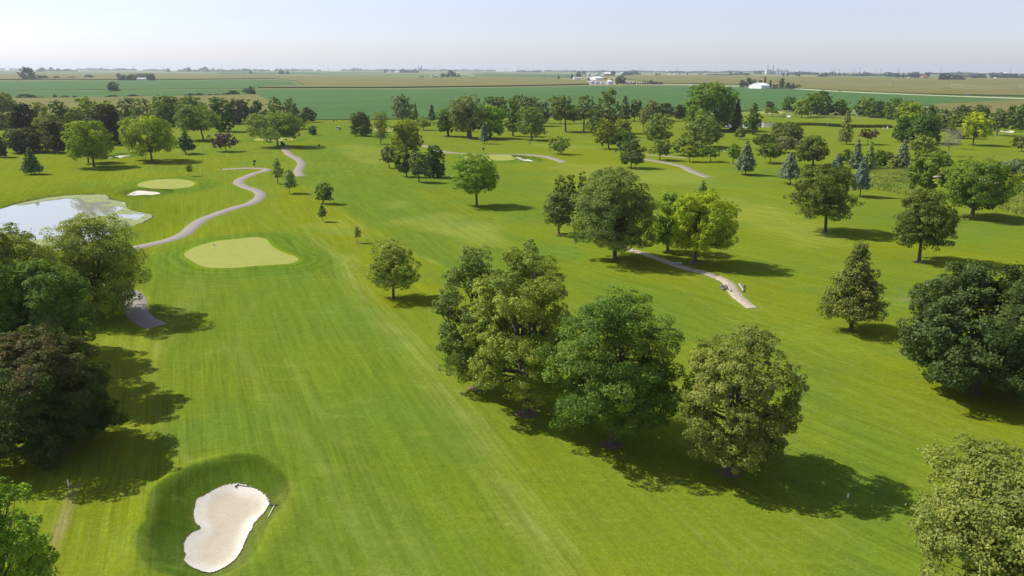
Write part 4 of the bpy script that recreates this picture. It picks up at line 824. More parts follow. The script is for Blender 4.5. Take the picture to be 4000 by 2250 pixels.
class MB:
    """collects primitive shapes into one mesh"""
    def __init__(s): s.v, s.f = [], []
    def add(s, V, F):
        b = len(s.v)
        s.v += [tuple(map(float, p)) for p in V]
        s.f += [tuple(b + i for i in f) for f in F]
    def box(s, c, d, rz=0, taper=1.0, rx=0):
        V = []
        for sx, sy, sz in ((-1,-1,-1),(1,-1,-1),(1,1,-1),(-1,1,-1),(-1,-1,1),(1,-1,1),(1,1,1),(-1,1,1)):
            k = taper if sz > 0 else 1
            p = Vector((sx * d[0] / 2 * k, sy * d[1] / 2 * k, sz * d[2] / 2))
            if rx: p = Matrix.Rotation(rx, 3, 'X') @ p
            if rz: p = Matrix.Rotation(rz, 3, 'Z') @ p
            V.append(p + Vector(c))
        s.add(V, [(0,3,2,1),(4,5,6,7),(0,1,5,4),(1,2,6,5),(2,3,7,6),(3,0,4,7)])
    def lathe(s, prof, n=16, c=(0,0,0)):
        V = [(c[0] + r * math.cos(2*math.pi*k/n), c[1] + r * math.sin(2*math.pi*k/n), c[2] + z) for r, z in prof for k in range(n)]
        F = [(i*n+k, i*n+(k+1)%n, (i+1)*n+(k+1)%n, (i+1)*n+k) for i in range(len(prof)-1) for k in range(n)]
        F += [tuple(range(n))[::-1], tuple((len(prof)-1)*n + k for k in range(n))]
        s.add(V, F)
    def tube(s, pts, radii, n=6):
        V, F = tube_np(pts, radii, n)
        s.add(V, [tuple(f) for f in F])
    def obj(s, name, mat, parent=None, bevel=0):
        me = bpy.data.meshes.new(name)
        me.from_pydata(s.v, [], s.f)
        me.materials.append(mat)
        me.update()
        o = bpy.data.objects.new(name, me)
        link(o, parent)
        if bevel:
            m = o.modifiers.new('bevel', 'BEVEL')
            m.width = bevel
            m.segments = 2
        return o

def tube_np(pts, radii, n=6):
    P = np.array(pts, float)
    R = np.array(radii, float)
    T = np.gradient(P, axis=0)
    T /= np.linalg.norm(T, axis=1)[:, None] + 1e-9
    a = np.array([1.0, .13, .07])
    U = np.cross(T, a)
    U /= np.linalg.norm(U, axis=1)[:, None] + 1e-9
    W = np.cross(T, U)
    k = np.arange(n) * 2 * math.pi / n
    V = P[:, None, :] + R[:, None, None] * (U[:, None, :] * np.cos(k)[None, :, None] + W[:, None, :] * np.sin(k)[None, :, None])
    V = V.reshape(-1, 3)
    F = []
    for i in range(len(P) - 1):
        for j in range(n):
            F.append((i*n+j, i*n+(j+1) % n, (i+1)*n+(j+1) % n, (i+1)*n+j))
    return V, np.array(F)

# ------------------------------------------------------------------ materials
def nodes(name):
    m = bpy.data.materials.new(name)
    m.use_nodes = True
    nt = m.node_tree
    return m, nt, nt.nodes['Principled BSDF'], nt.links

def mat(name, col, rough=.7, metal=0., noise=.12, scale=3.0, spec=.3, bump=0.):
    m, nt, b, L = nodes(name)
    tc = nt.nodes.new('ShaderNodeTexCoord')
    n = nt.nodes.new('ShaderNodeTexNoise')
    n.inputs['Scale'].default_value = scale
    n.inputs['Detail'].default_value = 5
    L.new(tc.outputs['Object'], n.inputs['Vector'])
    mr = nt.nodes.new('ShaderNodeMapRange')
    mr.inputs[1].default_value = .3
    mr.inputs[2].default_value = .7
    mr.inputs[3].default_value = 1 - noise
    mr.inputs[4].default_value = 1 + noise
    L.new(n.outputs[0], mr.inputs[0])
    vm = nt.nodes.new('ShaderNodeVectorMath')
    vm.operation = 'SCALE'
    vm.inputs[0].default_value = col
    L.new(mr.outputs[0], vm.inputs['Scale'])
    L.new(vm.outputs[0], b.inputs['Base Color'])
    b.inputs['Roughness'].default_value = rough
    b.inputs['Metallic'].default_value = metal
    b.inputs['Specular IOR Level'].default_value = spec
    if bump:
        bm = nt.nodes.new('ShaderNodeBump')
        bm.inputs['Strength'].default_value = bump
        L.new(n.outputs[0], bm.inputs['Height'])
        L.new(bm.outputs[0], b.inputs['Normal'])
    return m

def math_node(nt, op, a, b=None, clamp=False):
    n = nt.nodes.new('ShaderNodeMath')
    n.operation = op
    n.use_clamp = clamp
    for i, v in enumerate((a, b)):
        if v is None: continue
        if isinstance(v, (int, float)): n.inputs[i].default_value = v
        else: nt.links.new(v, n.inputs[i])
    return n.outputs[0]

def noise_node(nt, vec, scale, detail=3, rough=.55):
    n = nt.nodes.new('ShaderNodeTexNoise')
    n.inputs['Scale'].default_value = scale
    n.inputs['Detail'].default_value = detail
    n.inputs['Roughness'].default_value = rough
    nt.links.new(vec, n.inputs['Vector'])
    return n.outputs[0]

def maprange(nt, v, a, b, c, d, smoothstep=False):
    n = nt.nodes.new('ShaderNodeMapRange')
    if smoothstep: n.interpolation_type = 'SMOOTHSTEP'
    nt.links.new(v, n.inputs[0])
    for i, x in enumerate((a, b, c, d)): n.inputs[i + 1].default_value = x
    return n.outputs[0]

def mixc(nt, fac, a, b):
    n = nt.nodes.new('ShaderNodeMix')
    n.data_type = 'RGBA'
    for sock, v in ((n.inputs[0], fac), (n.inputs[6], a), (n.inputs[7], b)):
        if isinstance(v, (int, float)): sock.default_value = v
        elif isinstance(v, tuple): sock.default_value = (*v, 1)
        else: nt.links.new(v, sock)
    return n.outputs[2]

def rotmap(nt, vec, ang, sx, sy):
    """sx along the across direction, sy along the heading (heading = ang degrees clockwise from +Y)"""
    r = nt.nodes.new('ShaderNodeMapping')
    r.vector_type = 'POINT'
    r.inputs['Rotation'].default_value = (0, 0, math.radians(ang))
    nt.links.new(vec, r.inputs['Vector'])
    s = nt.nodes.new('ShaderNodeMapping')
    s.inputs['Scale'].default_value = (sx, sy, 1)
    nt.links.new(r.outputs[0], s.inputs['Vector'])
    return s.outputs[0]

def foliage_mat(name, trans=.42, rough=.6):
    m = bpy.data.materials.new(name)
    m.use_nodes = True
    nt = m.node_tree
    nt.nodes.clear()
    L = nt.links
    oi = nt.nodes.new('ShaderNodeObjectInfo')
    at = nt.nodes.new('ShaderNodeAttribute')
    at.attribute_name = 'tint'
    hs = nt.nodes.new('ShaderNodeHueSaturation')
    L.new(oi.outputs['Color'], hs.inputs['Color'])
    L.new(maprange(nt, at.outputs['Fac'], 0, 1, .522, .482), hs.inputs['Hue'])
    L.new(maprange(nt, at.outputs['Fac'], 0, 1, .62, 1.42), hs.inputs['Value'])
    hs.inputs['Saturation'].default_value = 1.0
    d = nt.nodes.new('ShaderNodeBsdfDiffuse')
    g = nt.nodes.new('ShaderNodeBsdfGlossy')
    g.inputs['Roughness'].default_value = .45
    g.inputs['Color'].default_value = (.8, .85, .8, 1)
    t = nt.nodes.new('ShaderNodeBsdfTranslucent')
    L.new(hs.outputs[0], d.inputs['Color'])
    tint = mixc(nt, .5, hs.outputs[0], (.16, .22, .01))
    L.new(tint, t.inputs['Color'])
    m1 = nt.nodes.new('ShaderNodeMixShader')
    m1.inputs[0].default_value = trans
    L.new(d.outputs[0], m1.inputs[1])
    L.new(t.outputs[0], m1.inputs[2])
    m2 = nt.nodes.new('ShaderNodeMixShader')
    m2.inputs[0].default_value = .012
    L.new(m1.outputs[0], m2.inputs[1])
    L.new(g.outputs[0], m2.inputs[2])
    o = nt.nodes.new('ShaderNodeOutputMaterial')
    L.new(m2.outputs[0], o.inputs['Surface'])
    return m

FOL = foliage_mat('foliage')
NEED = foliage_mat('needles', .12)
BARK = mat('bark', (.085, .066, .05), .9, noise=.35, scale=6, bump=.5)
BARK_RED = mat('bark_reddish', (.17, .095, .06), .9, noise=.3, scale=6)
BARK_DEAD = mat('bark_weathered', (.25, .23, .21), .9, noise=.25, scale=5)
MULCH = mat('mulch', (.15, .098, .055), .95, noise=.45, scale=9, bump=.6)

# linear base colours of the terrain covers
C = dict(rough=(.112, .148, .0110), fair=(.088, .136, .0125), yellow=(.130, .152, .0060), dry=(.165, .195, .030),
         pale=(.180, .212, .050), pink=(.22, .165, .09), fringe=(.072, .124, .009), far=(.15, .17, .07))

# ------------------------------------------------------------------ ground
def build_ground():
    fine = np.radians(np.arange(-38.5, 38.51, .085))
    coarse_l = np.radians(np.arange(-180, -38.5, 6.0))
    coarse_r = np.radians(np.arange(42, 180, 6.0))
    th_ = np.concatenate([coarse_l, fine, coarse_r])
    phi = np.radians(np.arange(46, .42, -.068))
    r = np.concatenate([[4, 10, 17, 23, 27], CAM_H / np.tan(phi)])
    r = np.concatenate([r, r[-1] * 1.12 ** np.arange(1, 20)])
    r = r[r < 10500]
    R_, T_ = np.meshgrid(r, th_, indexing='ij')
    X, Y = (R_ * np.sin(T_)).ravel(), (R_ * np.cos(T_)).ravel()
    Z = terrain(X, Y)
    col = np.tile(np.array(C['rough']), (len(X), 1))
    ring = np.full(len(X), 0.0)
    rs = np.random.RandomState(3)
    # smooth random field used to break up the borders of the covers
    wob = .8 * np.sin(X * .5 + 2 * np.sin(Y * .23)) + .8 * np.sin(Y * .41 + 2 * np.sin(X * .31)) + .3 * np.sin(X * 1.7 + Y * 1.1)
    def blend(c, w):
        w = w[:, None]
        col[:] = col * (1 - w) + np.array(c) * w
    for key, fe, st, pts in PAINT:
        d = sdf(X, Y, catmull(pts, k=4), fe * 3 + 4) + wob * fe * .35
        blend(C[key], st * (1 - smooth(-fe, fe, d)))
    for i, p in enumerate(GREENP):
        d = sdf(X, Y, p, 16)
        blend(C['fringe'], .85 * (1 - smooth(4.5, 8.0, d + .3 * wob)))
        ring = np.where(d < 12, d, ring)
        blend((.115, .17, .008), .8 * (1 - smooth(.5, 1.0, d)))
        for rr in (2.6, 4.6, 6.4):
            blend(C['pale'], .22 * np.exp(-((d - rr) / .22) ** 2))
    for i, p in enumerate(BUNKP):
        d = sdf(X, Y, p, 12)
        cx, cy = p.mean(0)
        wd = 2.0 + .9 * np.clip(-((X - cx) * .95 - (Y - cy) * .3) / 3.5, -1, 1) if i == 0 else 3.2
        blend((.040, .070, .006), .92 * (1 - smooth(-.35, .35, d - wd + .12 * wob)))  # dark collar: longer grass, with some slope shade painted into the colour
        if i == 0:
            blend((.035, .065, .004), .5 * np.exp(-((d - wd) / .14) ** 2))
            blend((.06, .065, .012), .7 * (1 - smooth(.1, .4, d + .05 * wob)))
            cx, cy = p.mean(0)
            blend((.125, .125, .035), .6 * (1 - smooth(.2, 2.2, d + .3 * wob)) * smooth(1.0, 3.5, (X - cx) - (Y - cy) * .15))
    for p in (PONDP, POND2P):
        d = sdf(X, Y, p, 30)
        blend((.085, .115, .004), .7 * (1 - smooth(3, 14, d)))
        blend((.045, .05, .02), .95 * (1 - smooth(.0, .5, d)))
    for _, pts, w, k in PATHS:
        d = linedist(X, Y, pts)
        blend(C['dry'], .5 * (1 - smooth(w * .5, w * .5 + .8, d + .2 * wob)))
    for pts, w, st, ck in LINES:
        cp = catmull(pts, False, 5)
        d = linedist(X, Y, cp, w * 4 + 2)
        br = .65 + .35 * np.sin(Y * .9 + X * .6) * np.sin(Y * .37)
        blend(C[ck], st * .75 * br * np.exp(-(d / w) ** 2))
    dist = np.hypot(X, Y)
    blend(C['far'], smooth(520, 640, dist))
    nr, nt_ = len(r), len(th_)
    i = np.arange(nr - 1)[:, None] * nt_ + np.arange(nt_ - 1)[None, :]
    F = np.stack([i, i + 1, i + nt_ + 1, i + nt_], -1).reshape(-1, 4)
    wrap = np.arange(nr - 1) * nt_
    F = np.concatenate([F, np.stack([wrap + nt_ - 1, wrap, wrap + nt_, wrap + 2 * nt_ - 1], -1)])
    V = np.stack([X, Y, Z], -1)
    V = np.vstack([V, [[0, 0, 0]]])
    col = np.vstack([col, col[:1]])
    ring = np.append(ring, 0)
    k = np.arange(nt_)
    F3 = np.stack([k, (k + 1) % nt_, np.full(nt_, len(V) - 1)], -1)[:, ::-1]
    m, nt, b, L = nodes('ground_grass')
    geo = nt.nodes.new('ShaderNodeNewGeometry')
    P = geo.outputs['Position']
    ac = nt.nodes.new('ShaderNodeAttribute')
    ac.attribute_name = 'cover'
    ar = nt.nodes.new('ShaderNodeAttribute')
    ar.attribute_name = 'ring'
    base = ac.outputs['Color']
    # broad drifts between greener and yellower turf
    n1 = noise_node(nt, P, .035, 5, .6)
    base = mixc(nt, maprange(nt, n1, .48, .68, 0, .3), base, (.145, .157, .006))
    n1b = noise_node(nt, P, .06, 4, .6)
    base = mixc(nt, maprange(nt, n1b, .50, .72, 0, .5), base, (.070, .128, .020))
    # mowing streaks along the holes
    s1 = noise_node(nt, rotmap(nt, P, -22, 1.1, .045), 1.0, 4, .6)
    s2 = noise_node(nt, rotmap(nt, P, -38, .8, .035), 1.0, 4, .6)
    sep = nt.nodes.new('ShaderNodeSeparateXYZ')
    L.new(P, sep.inputs[0])
    side = maprange(nt, math_node(nt, 'SUBTRACT', sep.outputs[0], math_node(nt, 'MULTIPLY', sep.outputs[1], -.1)), 5, 30, 0, 1, True)
    mixn = nt.nodes.new('ShaderNodeMix')
    L.new(side, mixn.inputs[0]); L.new(s1, mixn.inputs[2]); L.new(s2, mixn.inputs[3])
    streak = maprange(nt, mixn.outputs[0], .35, .68, .91, 1.11)
    # patches of lighter clover-like turf, flattened sideways
    n3 = noise_node(nt, rotmap(nt, P, 0, .16, .45), 1.0, 4, .62)
    base = mixc(nt, maprange(nt, n3, .56, .68, 0, .26), base, (.165, .200, .032))
    n4 = noise_node(nt, P, 1.6, 5, .7)
    n5 = noise_node(nt, P, 9, 3, .7)
    t1 = noise_node(nt, rotmap(nt, P, -22, 4.2, .10), 1.0, 3, .65)
    t2 = noise_node(nt, rotmap(nt, P, -38, 3.6, .09), 1.0, 3, .65)
    mixt = nt.nodes.new('ShaderNodeMix')
    L.new(side, mixt.inputs[0]); L.new(t1, mixt.inputs[2]); L.new(t2, mixt.inputs[3])
    amt = maprange(nt, noise_node(nt, P, .05, 3), .38, .62, .25, 1.0)
    fine_ = math_node(nt, 'ADD', 1.0, math_node(nt, 'MULTIPLY', math_node(nt, 'MULTIPLY', math_node(nt, 'SUBTRACT', mixt.outputs[0], .49), 1.05), amt))
    streak = math_node(nt, 'MULTIPLY', streak, fine_)
    f = math_node(nt, 'MULTIPLY', streak, maprange(nt, n4, .3, .7, 1.02, 1.28))
    f = math_node(nt, 'MULTIPLY', f, maprange(nt, n5, .3, .7, .78, 1.22))
    f = math_node(nt, 'MULTIPLY', f, maprange(nt, noise_node(nt, P, 3.3, 3, .7), .3, .7, .90, 1.10))
    # mown rings around greens
    rg = math_node(nt, 'SINE', math_node(nt, 'MULTIPLY', ar.outputs['Fac'], 3.6))
    rw = math_node(nt, 'MULTIPLY', maprange(nt, ar.outputs['Fac'], .5, 1.5, 0, 1), maprange(nt, ar.outputs['Fac'], 7, 12, .06, 0))
    f = math_node(nt, 'MULTIPLY', f, math_node(nt, 'ADD', 1.0, math_node(nt, 'MULTIPLY', rg, rw)))
    vm = nt.nodes.new('ShaderNodeVectorMath')
    vm.operation = 'SCALE'
    L.new(base, vm.inputs[0]); L.new(f, vm.inputs['Scale'])
    # far farmland sections
    mp = nt.nodes.new('ShaderNodeMapping')
    mp.inputs['Rotation'].default_value = (0, 0, math.radians(4))
    mp.inputs['Scale'].default_value = (1 / 820., 1 / 400., 0)
    mp.inputs['Location'].default_value = (.3, .2, 0)
    L.new(P, mp.inputs['Vector'])
    fl = nt.nodes.new('ShaderNodeVectorMath')
    fl.operation = 'FLOOR'
    L.new(mp.outputs[0], fl.inputs[0])
    wn_ = nt.nodes.new('ShaderNodeTexWhiteNoise')
    L.new(fl.outputs[0], wn_.inputs['Vector'])
    cr = nt.nodes.new('ShaderNodeValToRGB')
    cr.color_ramp.interpolation = 'CONSTANT'
    e = cr.color_ramp.elements
    e[0].position = 0; e[0].color = (.17, .165, .065, 1)
    e[1].position = .38; e[1].color = (.085, .15, .05, 1)
    for p_, c_ in ((.62, (.20, .185, .085, 1)), (.8, (.12, .17, .06, 1)), (.93, (.24, .22, .12, 1))):
        x = e.new(p_); x.color = c_
    L.new(wn_.outputs['Value'], cr.inputs[0])
    dn = nt.nodes.new('ShaderNodeVectorMath')
    dn.operation = 'LENGTH'
    L.new(P, dn.inputs[0])
    farw = maprange(nt, dn.outputs['Value'], 1300, 1320, 0, 1)
    out = mixc(nt, farw, vm.outputs[0], cr.outputs[0])
    L.new(out, b.inputs['Base Color'])
    b.inputs['Roughness'].default_value = .9
    b.inputs['Specular IOR Level'].default_value = 0.0
    bmp = nt.nodes.new('ShaderNodeBump')
    bmp.inputs['Strength'].default_value = .35
    bmp.inputs['Distance'].default_value = .06
    L.new(n5, bmp.inputs['Height'])
    L.new(bmp.outputs[0], b.inputs['Normal'])
    me = np_mesh('ground', V, [F[:, ::-1], F3], m, {'cover': ('FLOAT_COLOR', np.hstack([col, np.ones((len(col), 1))])), 'ring': ('FLOAT', ring)}, True)
    meta(link(bpy.data.objects.new('ground', me)), 'green golf course turf and the farmland beyond it', kind='structure')

build_ground()

def sheet(name, outline, lift, m, step=1.5, zfn=None, parent=None):
    """a thin cover laid on the terrain inside an outline"""
    P = np.array(outline)
    lo, hi = P.min(0), P.max(0)
    gx, gy = np.meshgrid(np.arange(lo[0], hi[0], step), np.arange(lo[1], hi[1], step))
    gx, gy = gx.ravel(), gy.ravel()
    d = sdf(gx, gy, P)
    keep = d < -step * .35
    pts = [Vector(p) for p in P] + [Vector((a, b_)) for a, b_ in zip(gx[keep], gy[keep])]
    n = len(P)
    v, _, f, *_ = delaunay_2d_cdt(pts, [], [list(range(n))], 1, 1e-4)
    V = np.array([(p.x, p.y) for p in v])
    z = (zfn or terrain)(V[:, 0], V[:, 1]) + lift
    F = np.array([t if len(t) == 3 else t[:3] for t in f])
    a = V[F[:, 0]]; b_ = V[F[:, 1]]; c = V[F[:, 2]]
    cr = (b_[:, 0] - a[:, 0]) * (c[:, 1] - a[:, 1]) - (b_[:, 1] - a[:, 1]) * (c[:, 0] - a[:, 0])
    F = np.where(cr[:, None] < 0, F[:, ::-1], F)
    me = np_mesh(name, np.column_stack([V, z]), F, m, None, True)
    return link(bpy.data.objects.new(name, me), parent)

# putting greens
def green_mat():
    m, nt, b, L = nodes('putting_green')
    geo = nt.nodes.new('ShaderNodeNewGeometry')
    P = geo.outputs['Position']
    w = nt.nodes.new('ShaderNodeTexWave')
    w.inputs['Scale'].default_value = .32
    w.inputs['Distortion'].default_value = .4
    L.new(rotmap(nt, P, 12, 1, 1), w.inputs['Vector'])
    n = noise_node(nt, P, .5, 5, .65)
    n2 = noise_node(nt, P, 7, 3)
    f = math_node(nt, 'MULTIPLY', maprange(nt, w.outputs['Fac'], 0, 1, .965, 1.035), maprange(nt, n, .3, .7, .93, 1.07))
    f = math_node(nt, 'MULTIPLY', f, maprange(nt, n2, .3, .7, .95, 1.05))
    vm = nt.nodes.new('ShaderNodeVectorMath')
    vm.operation = 'SCALE'
    vm.inputs[0].default_value = (.245, .262, .042)
    L.new(f, vm.inputs['Scale'])
    L.new(vm.outputs[0], b.inputs['Base Color'])
    b.inputs['Roughness'].default_value = .8
    b.inputs['Specular IOR Level'].default_value = .15
    return m
GM = green_mat()
for (lab, _), p in zip(GREENS, GREENP):
    meta(sheet('putting_green', p, .03, GM, 1.6), lab, kind='structure')

# sand
def sand_mat():
    m, nt, b, L = nodes('bunker_sand')
    geo = nt.nodes.new('ShaderNodeNewGeometry')
    P = geo.outputs['Position']
    at = nt.nodes.new('ShaderNodeAttribute')
    at.attribute_name = 'edge'
    w = nt.nodes.new('ShaderNodeTexWave')
    w.inputs['Scale'].default_value = 1.5
    w.inputs['Distortion'].default_value = 2.5
    w.inputs['Detail'].default_value = 3
    L.new(rotmap(nt, P, -68, 1, 1), w.inputs['Vector'])
    n = noise_node(nt, P, 2.5, 5, .7)
    n2 = noise_node(nt, P, 14, 3, .7)
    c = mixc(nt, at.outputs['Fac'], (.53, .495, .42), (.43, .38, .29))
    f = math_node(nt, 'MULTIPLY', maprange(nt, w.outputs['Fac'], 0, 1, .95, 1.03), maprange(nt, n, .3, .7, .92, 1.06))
    vm = nt.nodes.new('ShaderNodeVectorMath')
    vm.operation = 'SCALE'
    L.new(c, vm.inputs[0]); L.new(f, vm.inputs['Scale'])
    L.new(vm.outputs[0], b.inputs['Base Color'])
    b.inputs['Roughness'].default_value = .95
    b.inputs['Specular IOR Level'].default_value = .1
    bm = nt.nodes.new('ShaderNodeBump')
    bm.inputs['Strength'].default_value = .5
    bm.inputs['Distance'].default_value = .05
    L.new(math_node(nt, 'ADD', n2, math_node(nt, 'MULTIPLY', w.outputs['Fac'], .35)), bm.inputs['Height'])
    L.new(bm.outputs[0], b.inputs['Normal'])
    return m
SM = sand_mat()
for i, ((lab, _), p) in enumerate(zip(BUNKERS, BUNKP)):
    rs = np.random.RandomState(5 + i)
    if i == 0:
        q = catmull(p, True, 4)
        dd = q - q.mean(0)
        q = q + dd / np.linalg.norm(dd, axis=1)[:, None] * rs.normal(0, .05, (len(q), 1))
    else:
        q = p
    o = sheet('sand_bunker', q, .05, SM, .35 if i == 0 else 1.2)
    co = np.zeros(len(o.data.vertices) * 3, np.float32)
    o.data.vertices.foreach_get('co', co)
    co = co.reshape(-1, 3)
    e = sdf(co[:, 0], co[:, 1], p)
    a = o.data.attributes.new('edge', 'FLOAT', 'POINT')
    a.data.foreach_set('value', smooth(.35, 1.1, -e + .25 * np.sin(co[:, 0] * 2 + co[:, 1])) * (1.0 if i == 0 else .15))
    if i == 0:
        co[:, 2] += .02 * (1 - smooth(0, .5, -e))
        o.data.vertices.foreach_set('co', co.ravel())
    meta(o, lab, kind='structure')

# ponds
def water_mat():
    m, nt, b, L = nodes('pond_water')
    b.inputs['Base Color'].default_value = (.30, .30, .25, 1)
    b.inputs['Roughness'].default_value = .03
    b.inputs['Metallic'].default_value = 0
    b.inputs['IOR'].default_value = 3.3
    geo = nt.nodes.new('ShaderNodeNewGeometry')
    n = noise_node(nt, geo.outputs['Position'], 1.2, 4)
    bm = nt.nodes.new('ShaderNodeBump')
    bm.inputs['Strength'].default_value = .08
    bm.inputs['Distance'].default_value = .02
    L.new(n, bm.inputs['Height'])
    L.new(bm.outputs[0], b.inputs['Normal'])
    return m
WM = water_mat()
WZ = lambda x, y: curv(x, y) - .62
meta(sheet('pond_water', catmull(POND, k=4), 0, WM, 6, WZ), 'still pond reflecting the sky at the left edge', kind='structure')
meta(sheet('pond_water', catmull(POND2, k=4), 0, WM, 8, WZ), 'small far pond behind the pointed green tree', kind='structure')
am = mat('algae', (.20, .24, .085), .9, noise=.22, scale=.6)
for k, p in enumerate(ALGAE):
    q = catmull(p, True, 8)
    rs = np.random.RandomState(k)
    dd = q - q.mean(0)
    q = q + dd / (np.linalg.norm(dd, axis=1)[:, None] + 1e-6) * (np.convolve(rs.normal(0, 1, len(q)), [.5, 1, .5], 'same')[:, None] * .3)
    meta(sheet('algae_mat', q, .02 + .004 * k, am, 3, WZ), 'pale green algae floating along the pond edge', kind='stuff')

# paths and roads
def ribbon(name, pts, w, lift, m, label, step=1.0, k=8, jitter=.0):
    c = catmull(pts, False, k)
    T = np.gradient(c, axis=0)
    T /= np.linalg.norm(T, axis=1)[:, None] + 1e-9
    N = np.stack([T[:, 1], -T[:, 0]], -1)
    rs = np.random.RandomState(len(pts))
    hw = w / 2 * (1 + rs.uniform(-jitter, jitter, (len(c), 2)))
    # cross section: edge, bed, crown, bed, edge
    rows = [c - N * (hw[:, :1] + .12), c - N * hw[:, :1], c, c + N * hw[:, 1:], c + N * (hw[:, 1:] + .12)]
    lifts = [-.05, lift, lift + .015, lift, -.05]
    V = np.concatenate([np.column_stack([r_, terrain(r_[:, 0], r_[:, 1]) + l]) for r_, l in zip(rows, lifts)])
    n = len(c)
    F = []
    for a in range(4):
        i = np.arange(n - 1)
        F.append(np.stack([a*n+i, (a+1)*n+i, (a+1)*n+i+1, a*n+i+1], -1))
    F = np.concatenate(F)[:, ::-1]
    me = np_mesh(name, V, F, m, None, True)
    return meta(link(bpy.data.objects.new(name, me)), label, kind='structure')
ASPH = mat('path_asphalt', (.235, .205, .172), .92, noise=.10, scale=2.5)
DIRT = mat('path_dirt', (.36, .31, .23), .95, noise=.22, scale=1.4, bump=.3)
ROADM = mat('road_concrete', (.40, .38, .33), .9, noise=.08, scale=.1)
for lab, pts, w, k in PATHS:
    ribbon('cart_path', pts, w, .05, ASPH if k == 'asphalt' else DIRT, lab, jitter=.03 if k == 'asphalt' else .12)
for lab, pts, w in ROADS:
    ribbon('country_road', pts, w, .75, ROADM, lab, k=12)
# grass verge embankment of the country road is part of the road bed
VERGE = mat('verge_grass', (.20, .23, .07), .95, noise=.2, scale=.05)
rd = catmull(ROADS[0][1], False, 12)
ribbon('road_verge', ROADS[0][1], 15, .55, VERGE, 'mown grass verge along the country road')

# fields of standing crops with real height
def crop_mat(name, c1, c2, row):
    m, nt, b, L = nodes(name)
    geo = nt.nodes.new('ShaderNodeNewGeometry')
    P = geo.outputs['Position']
    n = noise_node(nt, rotmap(nt, P, 88, .05, .004), 1.0, 5, .6)
    n2 = noise_node(nt, P, .012, 5, .6)
    n3 = noise_node(nt, P, .9, 4, .7)
    c = mixc(nt, maprange(nt, n2, .4, .62, 0, 1), c1, c2)
    f = math_node(nt, 'MULTIPLY', maprange(nt, n, .3, .7, .9, 1.1), maprange(nt, n3, .3, .7, .8, 1.2))
    sep = nt.nodes.new('ShaderNodeSeparateXYZ')
    L.new(geo.outputs['True Normal'], sep.inputs[0])
    # sides of the stand show the green stalks
    top = maprange(nt, sep.outputs[2], .3, .7, 0, 1)
    c = mixc(nt, top, (.045, .095, .02), c)
    vm = nt.nodes.new('ShaderNodeVectorMath')
    vm.operation = 'SCALE'
    L.new(c, vm.inputs[0]); L.new(f, vm.inputs['Scale'])
    L.new(vm.outputs[0], b.inputs['Base Color'])
    b.inputs['Roughness'].default_value = .95
    b.inputs['Specular IOR Level'].default_value = .05
    return m
CORN = crop_mat('corn', (.155, .138, .038), (.132, .128, .034), 1)
TAN = crop_mat('ripening_corn', (.150, .142, .034), (.125, .128, .034), 1)
SOY = crop_mat('soybean', (.052, .112, .026), (.064, .126, .030), 0)
LABF = {'corn': 'tan green cornfield standing higher than the soybeans', 'soy': 'flat dark green soybean field', 'tan': 'strip of tan crop behind the left hedgerow'}
for i, (nm, kind, hgt, pts) in enumerate(FIELDS):
    P = np.array(pts, float)
    # densify long edges
    Q = []
    for a, b_ in zip(P, np.roll(P, -1, 0)):
        n = max(1, int(np.linalg.norm(b_ - a) / 60))
        for k in range(n): Q.append(a + (b_ - a) * k / n)
    Q = np.array(Q)
    rs = np.random.RandomState(i)
    Q = Q + rs.uniform(-.6, .6, Q.shape)
    v, _, f, *_ = delaunay_2d_cdt([Vector(q) for q in Q], [], [list(range(len(Q)))], 1, 1e-3)
    V = np.array([(p.x, p.y) for p in v])
    F = np.array([t[:3] for t in f])
    a = V[F[:, 0]]; b_ = V[F[:, 1]]; c = V[F[:, 2]]
    crs = (b_[:, 0] - a[:, 0]) * (c[:, 1] - a[:, 1]) - (b_[:, 1] - a[:, 1]) * (c[:, 0] - a[:, 0])
    F = np.where(crs[:, None] < 0, F[:, ::-1], F)
    n0 = len(V)
    zt = curv(V[:, 0], V[:, 1]) + hgt
    m_ = len(Q)
    top = np.column_stack([V, zt])
    bt = np.column_stack([Q, curv(Q[:, 0], Q[:, 1]) - .3])
    tp = np.column_stack([Q, curv(Q[:, 0], Q[:, 1]) + hgt])
    k = np.arange(m_)
    area = np.sum(Q[:, 0] * np.roll(Q[:, 1], -1) - Q[:, 1] * np.roll(Q[:, 0], -1))
    S = np.stack([n0 + k, n0 + (k + 1) % m_, n0 + m_ + (k + 1) % m_, n0 + m_ + k], -1)
    if area < 0: S = S[:, ::-1]
    me = np_mesh('crop_field', np.vstack([top, bt, tp]), [F, S], {'corn': CORN, 'soy': SOY}[kind] if nm != 'tan' else TAN)
    meta(link(bpy.data.objects.new(nm == 'soy' and 'soybean_field' or 'corn_field', me)), LABF[nm], kind='structure')

